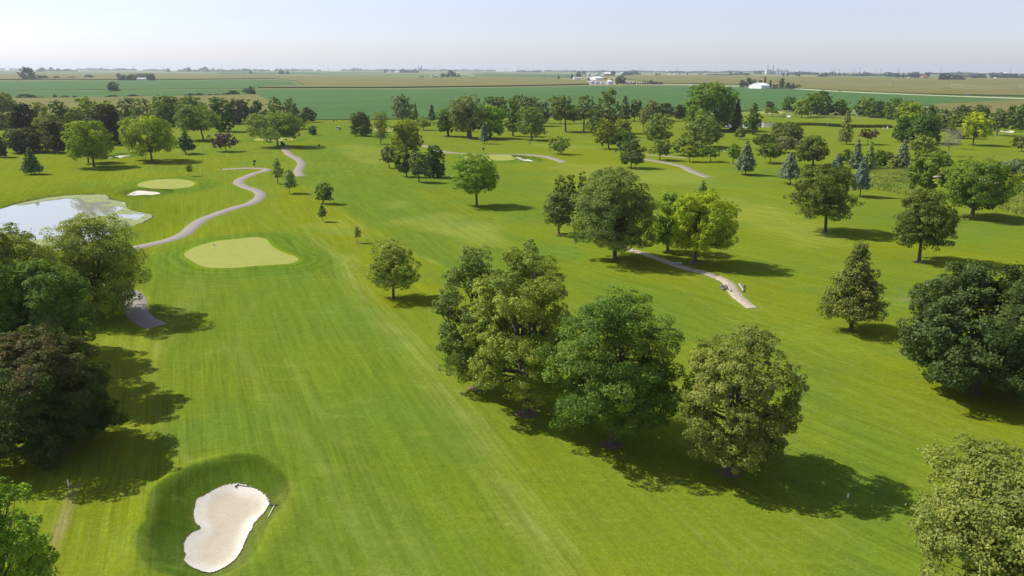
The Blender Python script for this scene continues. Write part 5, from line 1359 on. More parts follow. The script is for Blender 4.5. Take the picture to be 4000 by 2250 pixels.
# ------------------------------------------------------------------ trees
PAL = dict(
    olivelt=(.160, .180, .036), olive=(.110, .118, .034), olivemid=(.110, .140, .035), olivedk=(.075, .090, .020), oliveoak=(.095, .105, .036),
    green=(.066, .100, .020), green2=(.080, .112, .016), green3=(.042, .072, .012), greendk=(.048, .072, .015), greygreen=(.078, .095, .034),
    greygreenlt=(.088, .110, .034), grey=(.085, .105, .055), bluegreen=(.040, .075, .035), dk=(.036, .050, .018), dkolive=(.045, .050, .022),
    dkpurp=(.026, .028, .018), maple=(.026, .037, .012), lt=(.150, .210, .022), ltgreen=(.130, .185, .020), yel=(.225, .262, .012), yel2=(.280, .290, .015),
    yelgreen=(.190, .230, .020), yelgreen2=(.160, .230, .014), yelolive=(.150, .160, .018), willow=(.105, .130, .038), poplar=(.115, .130, .045),
    poplargreen=(.095, .135, .024), rust=(.105, .085, .026), purple=(.078, .040, .075), redbrown=(.080, .046, .040), greybrown=(.125, .115, .072),
    pine=(.078, .084, .022), pinedk=(.100, .100, .040), coniferlt=(.110, .140, .045), coniferdk=(.050, .072, .030), bluegrey=(.078, .095, .078),
    blue=(.068, .090, .095), rustspruce=(.060, .065, .032), dead=(.20, .18, .15), fielddk=(.035, .060, .025), fieldgr=(.060, .095, .030),
    fieldfar=(.035, .058, .030), farblue=(.030, .050, .032))

PROF = {
    'round': lambda t: np.sqrt(np.clip(1 - np.abs((t - .40) / np.where(t < .40, .56, .62)) ** 2.8, 0, 1)),
    'roundy': lambda t: np.sqrt(np.clip(1 - np.abs((t - .38) / np.where(t < .38, .54, .64)) ** 2.5, 0, 1)),
    'open': lambda t: np.sqrt(np.clip(1 - np.abs((t - .38) / np.where(t < .38, .46, .64)) ** 2.0, 0, 1)),
    'dense': lambda t: np.sqrt(np.clip(1 - np.abs((t - .34) / np.where(t < .34, .56, .68)) ** 2.7, 0, 1)),
    'dense2': lambda t: np.sqrt(np.clip(1 - np.abs((t - .52) / np.where(t < .52, .62, .50)) ** 2.6, 0, 1)),
    'oval': lambda t: np.sqrt(np.clip(1 - np.abs((t - .36) / np.where(t < .36, .42, .68)) ** 1.9, 0, 1)),
    'egg': lambda t: np.clip((1 - t) * 1.25, 0, 1) ** .75 * smooth(-.12, .14, t),
    'pinecone': lambda t: np.clip((1 - t) * 1.12, 0, 1) ** .85 * smooth(-.15, .12, t),
    'spread': lambda t: np.sqrt(np.clip(1 - np.abs((t - .34) / np.where(t < .34, .42, .68)) ** 2.6, 0, 1)),
    'sapling': lambda t: np.sqrt(np.clip(1 - np.abs((t - .4) / .62) ** 1.8, 0, 1)),
    'bush': lambda t: np.sqrt(np.clip(1 - (np.clip(t - .2, 0, 1) / .82) ** 2.2, 0, 1)),
}

def unit(a):
    return a / (np.linalg.norm(a, axis=-1, keepdims=True) + 1e-9)

def fib(n, rs):
    i = np.arange(n) + .5
    ph = np.arccos(1 - 2 * i / n)
    th_ = math.pi * (1 + 5 ** .5) * i + rs.uniform(0, 6.28)
    return np.stack([np.cos(th_) * np.sin(ph), np.sin(th_) * np.sin(ph), np.cos(ph)], -1)

def leaf_cloud(P, N, s, rs, aspect=.62, tint=None):
    n = len(P)
    a = unit(rs.normal(size=(n, 3)))
    U = unit(np.cross(N, a))
    W = np.cross(N, U)
    sz = s * rs.uniform(.65, 1.25, (n, 1))
    a1, b1 = U * sz * .62, W * sz * .62 * aspect
    V = np.stack([P - a1, P - b1 * 1.0 + a1 * .15, P + a1, P + b1 + a1 * .15], 1).reshape(-1, 3)
    F = np.arange(n * 4, dtype=np.int32).reshape(-1, 4)
    return V, F, np.repeat(tint, 4)

def crown_leaves(kind, rx, z0, z1, off, s, cover, rs):
    """a crown as boughs > twig clumps > leaves; returns mesh arrays and the bough centres for the limbs"""
    H = z1 - z0
    prof = PROF[kind]
    dense = kind in ('dense', 'dense2', 'egg', 'bush')
    gap = {'open': .30, 'spread': .18, 'roundy': .2, 'pinecone': .05, 'sapling': .2, 'bush': .02, 'egg': .02, 'dense': .02, 'dense2': .06}.get(kind, .15)
    big = max(rx, .3)
    nl = int(np.clip(30 * (H / (2 * rx)) ** .8, 16, 50))
    if kind in ('dense', 'dense2'): nl = int(nl * 1.7)
    if kind == 'pinecone': nl = int(nl * 1.9)
    if s > rx * .13: nl = int(max(12, nl * .75))
    t = (np.arange(nl) + rs.uniform(.1, .9, nl)) / nl
    w = prof(t) + .25
    cdf = np.cumsum(w); cdf /= cdf[-1]
    t = np.interp((np.arange(nl) + .5) / nl, cdf, t)
    t = np.clip(t + rs.uniform(-.04, .04, nl), .03, .97)
    az = np.arange(nl) * 2.39996 + rs.uniform(-.5, .5, nl)
    lr = rx * rs.uniform(.30, .47, nl) * (.6 + .4 * prof(t)) * (.82 if nl > 30 else 1.0)
    R = np.maximum(prof(t) * rx * rs.uniform(.86, 1.08, nl) - lr * .82, 0)
    inner = rs.rand(nl) < .16
    R = np.where(inner, R * .45, R)
    zz = z0 + np.clip(t, 0, 1) * H
    zz = np.clip(zz, z0 + lr * .45, z1 - lr * .72)
    k_asym = 1 + .10 * np.sin(az * 2 + rs.uniform(0, 6))
    L = np.stack([off + np.cos(az) * R * k_asym, np.sin(az) * R * k_asym, zz], -1)
    if kind in ('open', 'spread', 'roundy'):
        L[:, 2] -= .10 * H * (R / rx) ** 2
        L[:, 2] = np.maximum(L[:, 2], z0 + lr * .3)
    area = 4 * math.pi * (rx * rx + 2 * rx * H / 2) / 3
    want = cover * area / (s * s * .48)
    if want > 95000: s = s * math.sqrt(want / 95000)
    N_total = int(np.clip(want, 300, 95000))
    # clumps on boughs
    nc = int(np.clip(N_total / nl / 22, 7, 24))
    C_, CR, CT, CL = [], [], [], []
    for i in range(nl):
        d = fib(nc, rs)
        d = unit(d + rs.normal(0, .22, d.shape))
        rr = lr[i] * rs.uniform(.45, 1.05, (nc, 1))
        c = L[i] + d * rr * np.array([1, 1, .78])
        keep = rs.rand(nc) > gap
        c, d = c[keep], d[keep]
        C_.append(c)
        CR.append(lr[i] * rs.uniform(.22, .46, len(c)))
        CT.append(np.clip(rs.normal(.5, .17) + rs.normal(0, .13, len(c)), 0, 1))
        CL.append(np.full(len(c), i))
    C_ = np.concatenate(C_); CR = np.concatenate(CR); CT = np.concatenate(CT)
    wts = CR ** 1.6
    wts /= wts.sum()
    cnt = rs.multinomial(N_total, wts)
    idx = np.repeat(np.arange(len(C_)), cnt)
    n = len(idx)
    centre = np.array([off, 0, z0 + H * .45])
    out = unit(C_ - centre)
    d = unit(rs.normal(size=(n, 3)) + out[idx] * .75 + np.array([0, 0, .35]))
    P = C_[idx] + d * (CR[idx] * rs.uniform(.45, 1.05, n) ** .5)[:, None] * np.array([1, 1, .72])
    # stray leaves and twigs reach out of the clumps
    st = rs.rand(n) < .035
    P = P + st[:, None] * d * (CR[idx] * rs.uniform(.1, .8, n))[:, None]
    Nn = unit(d * .55 + out[idx] * .45 + rs.normal(size=(n, 3)) * .55 + np.array([0, 0, .45]))
    tint = np.clip(CT[idx] + rs.normal(0, .16, n), 0, 1)
    # fit the crown to its measured spread and height
    lo, hi = np.percentile(P, .35, axis=0), np.percentile(P, 99.65, axis=0)
    lo[2] = np.percentile(P[:, 2], .6); hi[2] = np.percentile(P[:, 2], 99.5)
    want_lo = np.array([off - rx, -rx, z0]); want_hi = np.array([off + rx, rx, z1])
    sc = (want_hi - want_lo) / (hi - lo + 1e-6)
    P = want_lo + (P - lo) * sc
    L = want_lo + (L - lo) * sc
    V, F, T = leaf_cloud(P, Nn, s, rs, .7, tint)
    return V, F, T, L, lr

def conifer_leaves(kind, rx, z0, z1, off, s, cover, rs):
    H = z1 - z0
    tiers = int(np.clip(H / .55, 8, 26))
    Ps, Ns, Ts = [], [], []
    branches = []
    pw = {'spruce': .82, 'conifer': .75, 'larch': .7, 'pine': .6}[kind]
    area = math.pi * rx * math.hypot(rx, H) * 1.5
    N_total = int(np.clip(cover * area / (s * s * .45), 300, 60000))
    tot = 0
    spec = []
    for i in range(tiers):
        t = (i + rs.uniform(-.2, .2)) / tiers
        t = min(max(t, 0), .985)
        if kind == 'pine':
            R = rx * math.sqrt(max(0, 1 - abs((t - .45) / .6) ** 2)) * rs.uniform(.6, 1.1)
            nb = 5
        else:
            R = rx * (1 - t) ** pw * rs.uniform(.88, 1.08) * (1 if t > .06 else .8)
            nb = {'spruce': 13, 'conifer': 9, 'larch': 9}[kind]
        R = max(R, rx * .05)
        for b in range(nb):
            if rs.rand() < {'spruce': .04, 'conifer': .2, 'larch': .22, 'pine': .15}[kind]: continue
            a = 6.283 * b / nb + i * .9 + rs.uniform(-.25, .25)
            ln_ = R * rs.uniform(.75, 1.12)
            spec.append((z0 + t * H, a, ln_))
            tot += ln_
    for z, a, ln_ in spec:
        n = max(4, int(N_total * ln_ / tot))
        u = rs.uniform(0, 1, n) ** .6
        drop = {'spruce': -.16, 'conifer': .12, 'larch': -.02, 'pine': .22}[kind]
        wd = ln_ * .26 * (1.15 - u) + s * .3
        side = rs.normal(0, .55, n) * wd
        r = u * ln_
        x = off + math.cos(a) * r - math.sin(a) * side
        y = math.sin(a) * r + math.cos(a) * side
        zc = z + drop * r + (.12 * r * u if kind == 'spruce' else 0) + rs.normal(0, .07 * ln_ + s * .15, n)
        if kind == 'pine': zc += rs.normal(0, .12 * ln_, n)
        Ps.append(np.stack([x, y, zc], -1))
        dr = np.tile([math.cos(a), math.sin(a), 0], (n, 1))
        Ns.append(unit(np.array([0, 0, .9]) + dr * .5 + rs.normal(0, .45, (n, 3))))
        Ts.append(np.clip(rs.normal(.5, .15) + .25 * (u - .5) + rs.normal(0, .13, n), 0, 1))
        branches.append(((off, 0, z - .02), (off + math.cos(a) * ln_ * .8, math.sin(a) * ln_ * .8, z + drop * ln_ * .8)))
    V, F, T = leaf_cloud(np.concatenate(Ps), np.concatenate(Ns), s, rs, .5, np.concatenate(Ts))
    return V, F, T, branches

class Acc:
    def __init__(s): s.V, s.F, s.n = [], [], 0
    def tube(s, pts, radii, n=7):
        V, F = tube_np(pts, radii, n)
        s.V.append(V); s.F.append(F + s.n); s.n += len(V)
    def mesh(s, name, m): return np_mesh(name, np.concatenate(s.V), np.concatenate(s.F), m, None, True)

def limb_path(a, b, rs, bend=.12, n=6):
    a, b = np.array(a, float), np.array(b, float)
    l = np.linalg.norm(b - a)
    t = np.linspace(0, 1, n)[:, None]
    mid = rs.normal(0, bend * l, 3)
    p = a + (b - a) * t
    p = p + np.sin(t * math.pi) * mid + np.sin(t * math.pi) * np.array([0, 0, -.06 * l])
    return p

NAMES = {'spruce': 'spruce_tree', 'conifer': 'conifer_tree', 'larch': 'conifer_tree', 'pine': 'pine_tree', 'pinecone': 'pine_tree', 'bush': 'bush', 'sapling': 'sapling', 'dead': 'dead_tree'}

def build_tree(i, kind, colk, x, y, h, rx, cb, off, label):
    rs = np.random.RandomState(100 + i * 7)
    dist = math.hypot(x, y)
    root = empty(NAMES.get(kind, 'broadleaf_tree'), (x, y, th(x, y) - .03))
    cat = 'bush' if kind == 'bush' else 'tree'
    meta(root, label, cat)
    s = float(np.clip(.00160 * dist, .145, .9))
    conif = kind in ('spruce', 'conifer', 'larch', 'pine')
    if kind in ('sapling',): s = min(s, .22)
    s = min(s, rx * .28)
    c = np.array(PAL[colk]) * np.array([1.70, 1.85, 1.15])
    c = 1.58 * c / (1 + 1.35 * c.max())
    T = Acc()
    if kind == 'dead':
        tips = []
        top = np.array([off, 0, h * .9])
        T.tube([(0, 0, -.2), (0.05, 0, h * .25), (off * .5, .05, h * .55), top], [h * .022, h * .016, h * .01, .03])
        base = [(np.array([off * u * .5, 0, h * (.15 + .7 * u)]), 1) for u in rs.uniform(0, 1, 26)]
        for b0, _ in base:
            a = rs.uniform(0, 6.28)
            r = rx * rs.uniform(.5, 1.0)
            e = b0 + np.array([math.cos(a) * r, math.sin(a) * r, r * rs.uniform(.3, .9)])
            e[2] = min(e[2], h)
            p = limb_path(b0, e, rs)
            T.tube(p, np.linspace(.05, .015, len(p)), 4)
            for q in range(9):
                j = rs.randint(1, len(p))
                e2 = p[j] + rs.normal(0, .3, 3) * r + np.array([0, 0, .15 * r])
                p2 = limb_path(p[j], e2, rs)
                T.tube(p2, np.linspace(.028, .012, len(p2)), 3)
        o = link(bpy.data.objects.new('trunk', T.mesh('trunk', BARK_DEAD)), root)
        n = 900
        P = np.stack([off + rs.normal(0, rx * .45, n), rs.normal(0, rx * .45, n), rs.uniform(cb, h * .95, n)], -1)
        V, F, TT = leaf_cloud(P, unit(rs.normal(size=(n, 3))), .14, rs, .35, rs.uniform(0, 1, n))
        oc = link(bpy.data.objects.new('crown', np_mesh('crown', V, F, NEED, {'tint': ('FLOAT', TT)})), root)
        oc.color = (*c, 1)
        return root
    cover = {'open': 1.8, 'spread': 2.0, 'round': 2.5, 'roundy': 2.1, 'dense': 3.8, 'dense2': 3.4, 'pinecone': 2.4, 'spruce': 3.2, 'pine': 1.3, 'conifer': 1.7, 'larch': 1.9, 'sapling': 1.3, 'bush': 2.6}.get(kind, 2.5)
    bark = BARK_RED if kind == 'pine' else BARK
    tr = {'spruce': .014, 'conifer': .012, 'larch': .013, 'pine': .016, 'pinecone': .022, 'sapling': .012, 'bush': .012}.get(kind, .024) * h
    if 'gnarled' in label or 'very thick' in label: tr *= 1.9
    if 'thick' in label: tr *= 1.35
    lean = rs.normal(0, .02, 2) * h
    if 'leaning' in label: lean = np.array([-.06 * h, 0])
    if conif:
        V, F, TT, br = conifer_leaves(kind, rx, cb, h * 1.0, off, s, cover, rs)
        T.tube([(0, 0, -.2), (0, 0, .15), (off * .3, 0, h * .3), (off, 0, h * .97)], [tr * 1.5, tr, tr * .8, .02])
        if dist < 260:
            for a, b in br[::2]:
                T.tube([a, b], [tr * .22, .015], 4)
        o = link(bpy.data.objects.new('trunk', T.mesh('trunk', bark)), root)
    else:
        V, F, TT, L, lr = crown_leaves(kind, rx, cb, h, off, s, cover, rs)
        fork = cb + (h - cb) * (.12 if kind not in ('spread', 'open') else .02)
        if kind in ('bush',): fork = .25 * h
        fp = np.array([off * .3 + lean[0] * .3, lean[1] * .3, fork])
        topz = cb + (h - cb) * (.72 if kind not in ('spread',) else .5)
        ctop = np.array([off, 0, topz])
        ph = rs.uniform(0, 6)
        T.tube([(0, 0, -.3), (0, 0, .05), (0, 0, .35), (fp[0] * .6, fp[1] * .6, fork * .6), fp, (fp + ctop) / 2 + rs.normal(0, .03 * h, 3) * [1, 1, 0], ctop],
               [tr * 1.9, tr * 1.45, tr * 1.05, tr * .9, tr * .8, tr * .5, tr * .12], 9)
        order = np.argsort(L[:, 2])
        step = 1 if dist < 260 else 2
        for j in order[::step]:
            b = L[j]
            zf = fork + max(0, (b[2] - fork)) * rs.uniform(.15, .5)
            if kind in ('spread', 'open'): zf = fork + max(0, b[2] - fork) * rs.uniform(0, .3)
            u = np.clip((zf - fork) / max(topz - fork, .1), 0, 1)
            a = fp + (ctop - fp) * u
            rr = tr * (.42 - .25 * u) * (1.25 if kind in ('spread', 'open') else 1)
            p = limb_path(a, b, rs)
            T.tube(p, np.linspace(rr, rr * .25, len(p)), 5)
            if dist < 140:
                for q in range(4):
                    e = b + unit(rs.normal(size=3)) * lr[j] * .8
                    p2 = limb_path(p[3 + q % 2], e, rs, n=4)
                    T.tube(p2, np.linspace(rr * .3, .012, 4), 4)
        o = link(bpy.data.objects.new('trunk', T.mesh('trunk', bark)), root)
    mt = NEED if conif or kind == 'pinecone' else FOL
    if 'rust' in label and colk in ('maple', 'rustspruce'):
        # separate turned foliage: a cap of rusty leaves over the green ones
        q = V.reshape(-1, 4, 3).mean(1)
        zt = (q[:, 2] - cb) / (h - cb)
        pick = (zt + rs.normal(0, .07, len(q)) + .18 * np.sin(q[:, 0] * 1.7) * np.sin(q[:, 1] * 1.4 + 1) > (.84 if colk == 'maple' else .66)) & (rs.rand(len(q)) < .75)
        keep = ~pick
        Vp = V.reshape(-1, 4, 3)[pick].reshape(-1, 3)
        TP = TT.reshape(-1, 4)[pick].ravel()
        V = V.reshape(-1, 4, 3)[keep].reshape(-1, 3)
        TT = TT.reshape(-1, 4)[keep].ravel()
        F = np.arange(len(V)).reshape(-1, 4)
        cap = link(bpy.data.objects.new('turned_leaves', np_mesh('turned_leaves', Vp, np.arange(len(Vp)).reshape(-1, 4), mt, {'tint': ('FLOAT', TP)})), root)
        cap.color = (.12, .085, .035, 1)
        cap['label'] = 'rust coloured leaves at the top of the crown'
    oc = link(bpy.data.objects.new('crown', np_mesh('crown', V, F, mt, {'tint': ('FLOAT', TT)})), root)
    oc.color = (*c, 1)
    if ('mulch' in label or (dist < 80 and y > 50)) and kind not in ('bush',):
        mb = MB()
        R0 = .55 + tr * 1.6
        mb.lathe([(R0 * 1.0, -.1), (R0 * .97, .05), (R0 * .6, .09), (tr * .5, .12)], 18)
        mr = mb.obj('mulch_ring', MULCH, root)
        mr.scale = (1, .9, 1)
    return root

# small unit crowns for trees a kilometre and more away (height 1, radius .5)
UNIT = {}
def unit_tree(kind, v):
    if (kind, v) in UNIT: return UNIT[kind, v]
    rs = np.random.RandomState(900 + v)
    if kind in ('conifer', 'spruce'):
        V, F, T, _ = conifer_leaves('spruce', .5, .03, 1, 0, .11, 2.6, rs)
    else:
        V, F, T, _, _ = crown_leaves(kind if kind != 'dense2' else 'round', .5, .04, 1, 0, .075, 2.2, rs)
    me = np_mesh(kind + '_crown', V, F, FOL, {'tint': ('FLOAT', T)})
    UNIT[kind, v] = me
    return me

nf = 0
for i, (kind, colk, x, y, h, rx, cb, off, label) in enumerate(TREES):
    d = math.hypot(x, y)
    if d < 640:
        build_tree(i, kind, colk, x, y, h, rx, cb, off, label)
    else:
        me = unit_tree(kind, i % 3)
        o = link(bpy.data.objects.new(NAMES.get(kind, 'broadleaf_tree'), me))
        o.location = (x, y, curv(x, y) - .1)
        o.rotation_euler = (0, 0, (i * 1.7) % 6.28)
        o.scale = (rx * 2, rx * 2 if rx < 9 else 16, h)
        if rx >= 9: o.rotation_euler = (0, 0, (i % 3 - 1) * .15)
        o.color = (*[v * 1.3 for v in PAL[colk]], 1)
        meta(o, label, 'bush' if kind == 'bush' else 'tree', label.split(' of the ', 1)[1] if ' from the left of the ' in label else 'trees and bushes scattered over the farmland')

# distant woods along the skyline, each one mass of foliage
WOODLAB = 'bluish distant wood along the skyline'
for k, (ax, ay, bx, by, h, _) in enumerate(WOODS):
    rs = np.random.RandomState(400 + k)
    a, b = np.array([ax, ay], float), np.array([bx, by], float)
    L_ = np.linalg.norm(b - a)
    dist = np.linalg.norm((a + b) / 2)
    depth = min(120, L_ * .5)
    hh = min(h, 60)
    n = max(4, int(L_ / (hh * .55)))
    s = dist / 779 * 1.25
    T_ = (np.arange(n) + rs.uniform(0, 1, n)) / n
    amp = rs.uniform(.62, 1.0, n) * (.75 + .25 * np.sin(T_ * 9 + k))
    nrm = unit((a + b) / 2)
    Ps, Ns, Ts = [], [], []
    for t_, am_ in zip(T_, amp):
        c = a + (b - a) * t_ + nrm * rs.uniform(0, depth)
        r = hh * rs.uniform(.45, .7)
        m_ = int(max(24, 9 * r * hh * am_ / s ** 2))
        q = unit(rs.normal(size=(m_, 3)))
        q[:, 2] = np.abs(q[:, 2])
        rr = rs.uniform(.5, 1, (m_, 1)) ** .5
        Ps.append(np.column_stack([c[0] + q[:, 0] * r * rr[:, 0], c[1] + q[:, 1] * r * rr[:, 0], curv(c[0], c[1]) + q[:, 2] * hh * am_ * rr[:, 0]]))
        Ns.append(unit(q + rs.normal(0, .5, q.shape)))
        Ts.append(np.clip(rs.normal(.5, .15) + rs.normal(0, .1, m_), 0, 1))
    V, F, T = leaf_cloud(np.concatenate(Ps), np.concatenate(Ns), s, rs, .8, np.concatenate(Ts))
    o = link(bpy.data.objects.new('woodland', np_mesh('woodland', V, F, FOL, {'tint': ('FLOAT', T)})))
    o.color = (.030, .048, .030, 1)
    meta(o, WOODLAB, kind='stuff')

# ------------------------------------------------------------------ long grass and reeds
def tufts(name, P, hgt, s, col, label, seed):
    rs = np.random.RandomState(seed)
    n = len(P)
    z = terrain(P[:, 0], P[:, 1])
    base = np.column_stack([P, z])
    hg = hgt * rs.uniform(.5, 1.2, (n, 1))
    a = rs.uniform(0, 6.28, n)
    dx = np.stack([np.cos(a), np.sin(a), 0 * a], -1) * s
    lean = rs.normal(0, .25, (n, 3)) * hg
    lean[:, 2] = 0
    top = base + lean + np.array([0, 0, 1]) * hg
    V = np.stack([base - dx, base + dx, top + dx * .3, top - dx * .3], 1).reshape(-1, 3)
    F = np.arange(n * 4).reshape(-1, 4)
    me = np_mesh(name, V, F, FOL, {'tint': ('FLOAT', np.repeat(np.clip(.5 + .3 * np.sin(P[:, 0] * .4) * np.sin(P[:, 1] * .3) + rs.normal(0, .15, n), 0, 1), 4))})
    o = link(bpy.data.objects.new(name, me))
    o.color = (*col, 1)
    return meta(o, label, kind='stuff')
for k, pts in enumerate(LONGGRASS):
    P = np.array(pts)
    rs = np.random.RandomState(60 + k)
    q = rs.uniform(P.min(0) - 2, P.max(0) + 2, (60000, 2))
    d = sdf(q[:, 0], q[:, 1], P)
    q = q[d < rs.normal(0, 1.2, len(q))][:30000]
    tufts('long_grass', q, .75, .16, (.30, .36, .06), 'uncut yellow green long grass at the right' , 70 + k)
rp = catmull(REEDS, False, 10)
rs = np.random.RandomState(9)
t = rs.uniform(0, len(rp) - 1.001, 9000)
i0 = t.astype(int)
q = rp[i0] + (rp[i0 + 1] - rp[i0]) * (t - i0)[:, None] + rs.normal(0, .9, (9000, 2))
tufts('reeds', q, 1.3, .25, (.06, .08, .02), 'dark reed strip standing for the shadowed overgrown bank behind the far right lawn', 80)  # bank vegetation, with the shade of the bank put into its dark colour

# ------------------------------------------------------------------ small things on the course
WHITE = mat('white_paint', (.75, .75, .73), .6)
METAL = mat('grey_metal', (.35, .36, .37), .4, .6)
DARK = mat('dark_plastic', (.02, .022, .024), .6)
GREENP_ = mat('green_paint', (.02, .12, .045), .5)
WOOD = mat('weathered_wood', (.16, .11, .07), .85, noise=.25)
RED = mat('red_paint', (.45, .04, .03), .5)
YELL = mat('flag_cloth', (.75, .70, .55), .8)
TYRE = mat('tyre_rubber', (.02, .02, .02), .9)
GLASS = mat('dark_glass', (.03, .04, .05), .1, spec=.8)

def post_thing(kind, x, y, h, lab):
    z = th(x, y)
    if kind == 'flag':
        r = empty('flagstick', (x, y, z + .02)); meta(r, lab, 'flagstick', 'flagsticks on the greens')
        m = MB(); m.lathe([(.035, 0), (.03, h)], 6); m.obj('pole', WHITE, r)
        m = MB()
        n = 5
        for k in range(n):
            m.box((.04 + .10 * k + .05, .03 * math.sin(k * 1.3), h - .22 - .02 * k), (.105, .02, .36 - .03 * k), rz=.2 * math.cos(k * 1.3))
        m.obj('flag', YELL, r)
    elif kind == 'sign':
        r = empty('tee_sign', (x, y, z)); meta(r, lab, 'sign', 'tee signs beside the holes')
        m = MB(); m.box((0, 0, h * .5), (.14, .14, h)); m.obj('post', WOOD, r)
        m = MB(); m.box((0, -.1, h * .88), (.75, .06, .6)); m.box((0, -.1, h * .88 + .33), (.82, .12, .06)); m.obj('sign_board', DARK, r)
    elif kind == 'washer':
        r = empty('ball_washer', (x, y, z)); meta(r, lab, 'ball washer', 'ball washers beside the tees')
        m = MB(); m.box((0, 0, .35), (.12, .12, .7)); m.lathe([(.3, 0), (.3, .06), (.1, .1)], 12); m.obj('stand', METAL, r)
        m = MB(); m.lathe([(.16, .6), (.26, .68), (.26, 1.15), (.2, 1.25), (.06, 1.28), (.05, 1.42)], 12); m.obj('tub', GREENP_, r)
    elif kind == 'bin':
        r = empty('litter_bin', (x, y, z)); meta(r, lab, 'bin', 'white bins on the course')
        hh = max(h, .7)
        m = MB(); m.lathe([(.26, 0), (.3, .05), (.32, hh * .82), (.30, hh * .84)], 16); m.obj('body', WHITE, r)
        m = MB(); m.lathe([(.35, hh * .84), (.35, hh * .9), (.2, hh), (.05, hh * 1.03)], 16); m.obj('lid', WHITE, r)
    else:
        m = MB()
        hh = max(h, .35)
        m.lathe([(.05, -.1), (.05, hh * .9), (.02, hh)], 8)
        o = m.obj('marker_stake', WHITE if kind == 'stake' else RED)
        o.location = (x, y, z)
        meta(o, lab, 'stake')
for a in POSTS: post_thing(*a)

def cart(x, y, rz, lab):
    r = empty('golf_cart', (x, y, th(x, y) + .02), rz)
    meta(r, lab, 'golf cart', 'golf carts on the course')
    body = mat('cart_body', (.50, .50, .47), .4) if 'driving' in lab else mat('cart_body_dark', (.12, .14, .13), .4)
    m = MB(); m.box((.1, 0, .38), (2.3, 1.15, .16)); m.box((-.62, 0, .62), (.95, 1.1, .36), taper=.9); m.box((1.0, 0, .66), (.5, 1.1, .46), taper=.8); m.obj('body', body, r, .03)
    m = MB(); m.box((-.35, 0, .86), (.5, 1.05, .14)); m.box((-.62, 0, 1.12), (.12, 1.05, .45)); m.obj('seat', DARK, r, .02)
    m = MB(); m.box((-.05, 0, 1.86), (1.75, 1.2, .07), taper=.95); m.obj('roof', mat('cart_roof', (.42, .42, .42), .4) if 'driving' in lab else DARK, r, .02)
    m = MB()
    for sx, sy in ((.75, .5), (.75, -.5), (-.8, .5), (-.8, -.5)):
        m.tube([(sx + .12 * (sx > 0), sy, .6), (sx, sy, 1.84)], [.02, .02], 5)
    m.obj('roof_frame', METAL, r)
    m = MB(); m.box((.86, 0, 1.32), (.02, 1.0, .8)); m.obj('windscreen', GLASS, r)
    m = MB(); m.tube([(.7, .27, .8), (.5, .27, 1.1)], [.02, .02], 5); m.lathe([(.16, 0), (.16, .03)], 12, (.48, .27, 1.1)); m.obj('steering_wheel', DARK, r)
    for sx in (.85, -.75):
        for sy in (.52, -.52):
            m = MB(); m.lathe([(.1, -.09), (.22, -.08), (.23, 0), (.22, .08), (.1, .09)], 14)
            w = m.obj('wheel', TYRE, r); w.location = (sx, sy, .23); w.rotation_euler = (math.pi / 2, 0, 0)
    for sy in (.38, -.38):
        m = MB(); m.tube([(-1.12, sy * .8, .55), (-1.25, sy * .8, 1.35)], [.13, .15], 9)
        m.obj('golf_bag', DARK if sy > 0 else GREENP_, r)
for x, y, rz, lab in CARTS: cart(x, y, rz, lab)

for (a, b, c, lab) in RAKES:
    a, b = Vector(a), Vector(b)
    d = (b - a)
    r = empty('bunker_rake', (a.x, a.y, th(a.x, a.y) + .06), math.atan2(d.y, d.x))
    r.rotation_euler[1] = -math.atan2(th(b.x, b.y) - th(a.x, a.y), d.length)
    meta(r, lab, 'rake', 'rakes lying beside the big bunker')
    m = MB(); m.tube([(0, 0, .03), (1.7, 0, .03)], [.03, .03], 6); m.obj('handle', GREENP_ if c == 'green' else WHITE, r)
    m = MB(); m.box((0, 0, .04), (.07, .6, .05))
    for k in range(9): m.box((0, -.27 + k * .0675, .0), (.03, .02, .09))
    m.obj('rake_head', DARK, r)

m = MB(); m.box((0, 0, .17), (1.5, .45, .06)); m.box((-.6, 0, .07), (.12, .4, .16)); m.box((.6, 0, .07), (.12, .4, .16))
o = m.obj('stone_bench', mat('pale_stone', (.55, .57, .62), .6), None, .015)
o.location = (SLAB[0], SLAB[1], th(*SLAB)); o.rotation_euler = (0, 0, .1)
meta(o, 'low pale slab bench beside the sandy path under the yellow-green tree', 'bench')
for (a, b), lab in zip(BRIDGE, ('left pale kerb rail of the little path bridge', 'right pale kerb rail of the little path bridge')):
    a, b = Vector(a), Vector(b); d = b - a
    r = empty('bridge_rail', (a.x, a.y, th(a.x, a.y)), math.atan2(d.y, d.x)); meta(r, lab, 'bridge rail', 'kerb rails of the path bridge')
    m = MB(); m.box((d.length / 2, 0, .22), (d.length + .1, .12, .16)); m.obj('beam', mat('pale_timber', (.48, .43, .33), .8), r, .02)
    m = MB(); m.box((.1, 0, .0), (.3, .3, .3)); m.box((d.length - .1, 0, .0), (.3, .3, .3)); m.obj('footing', METAL, r)
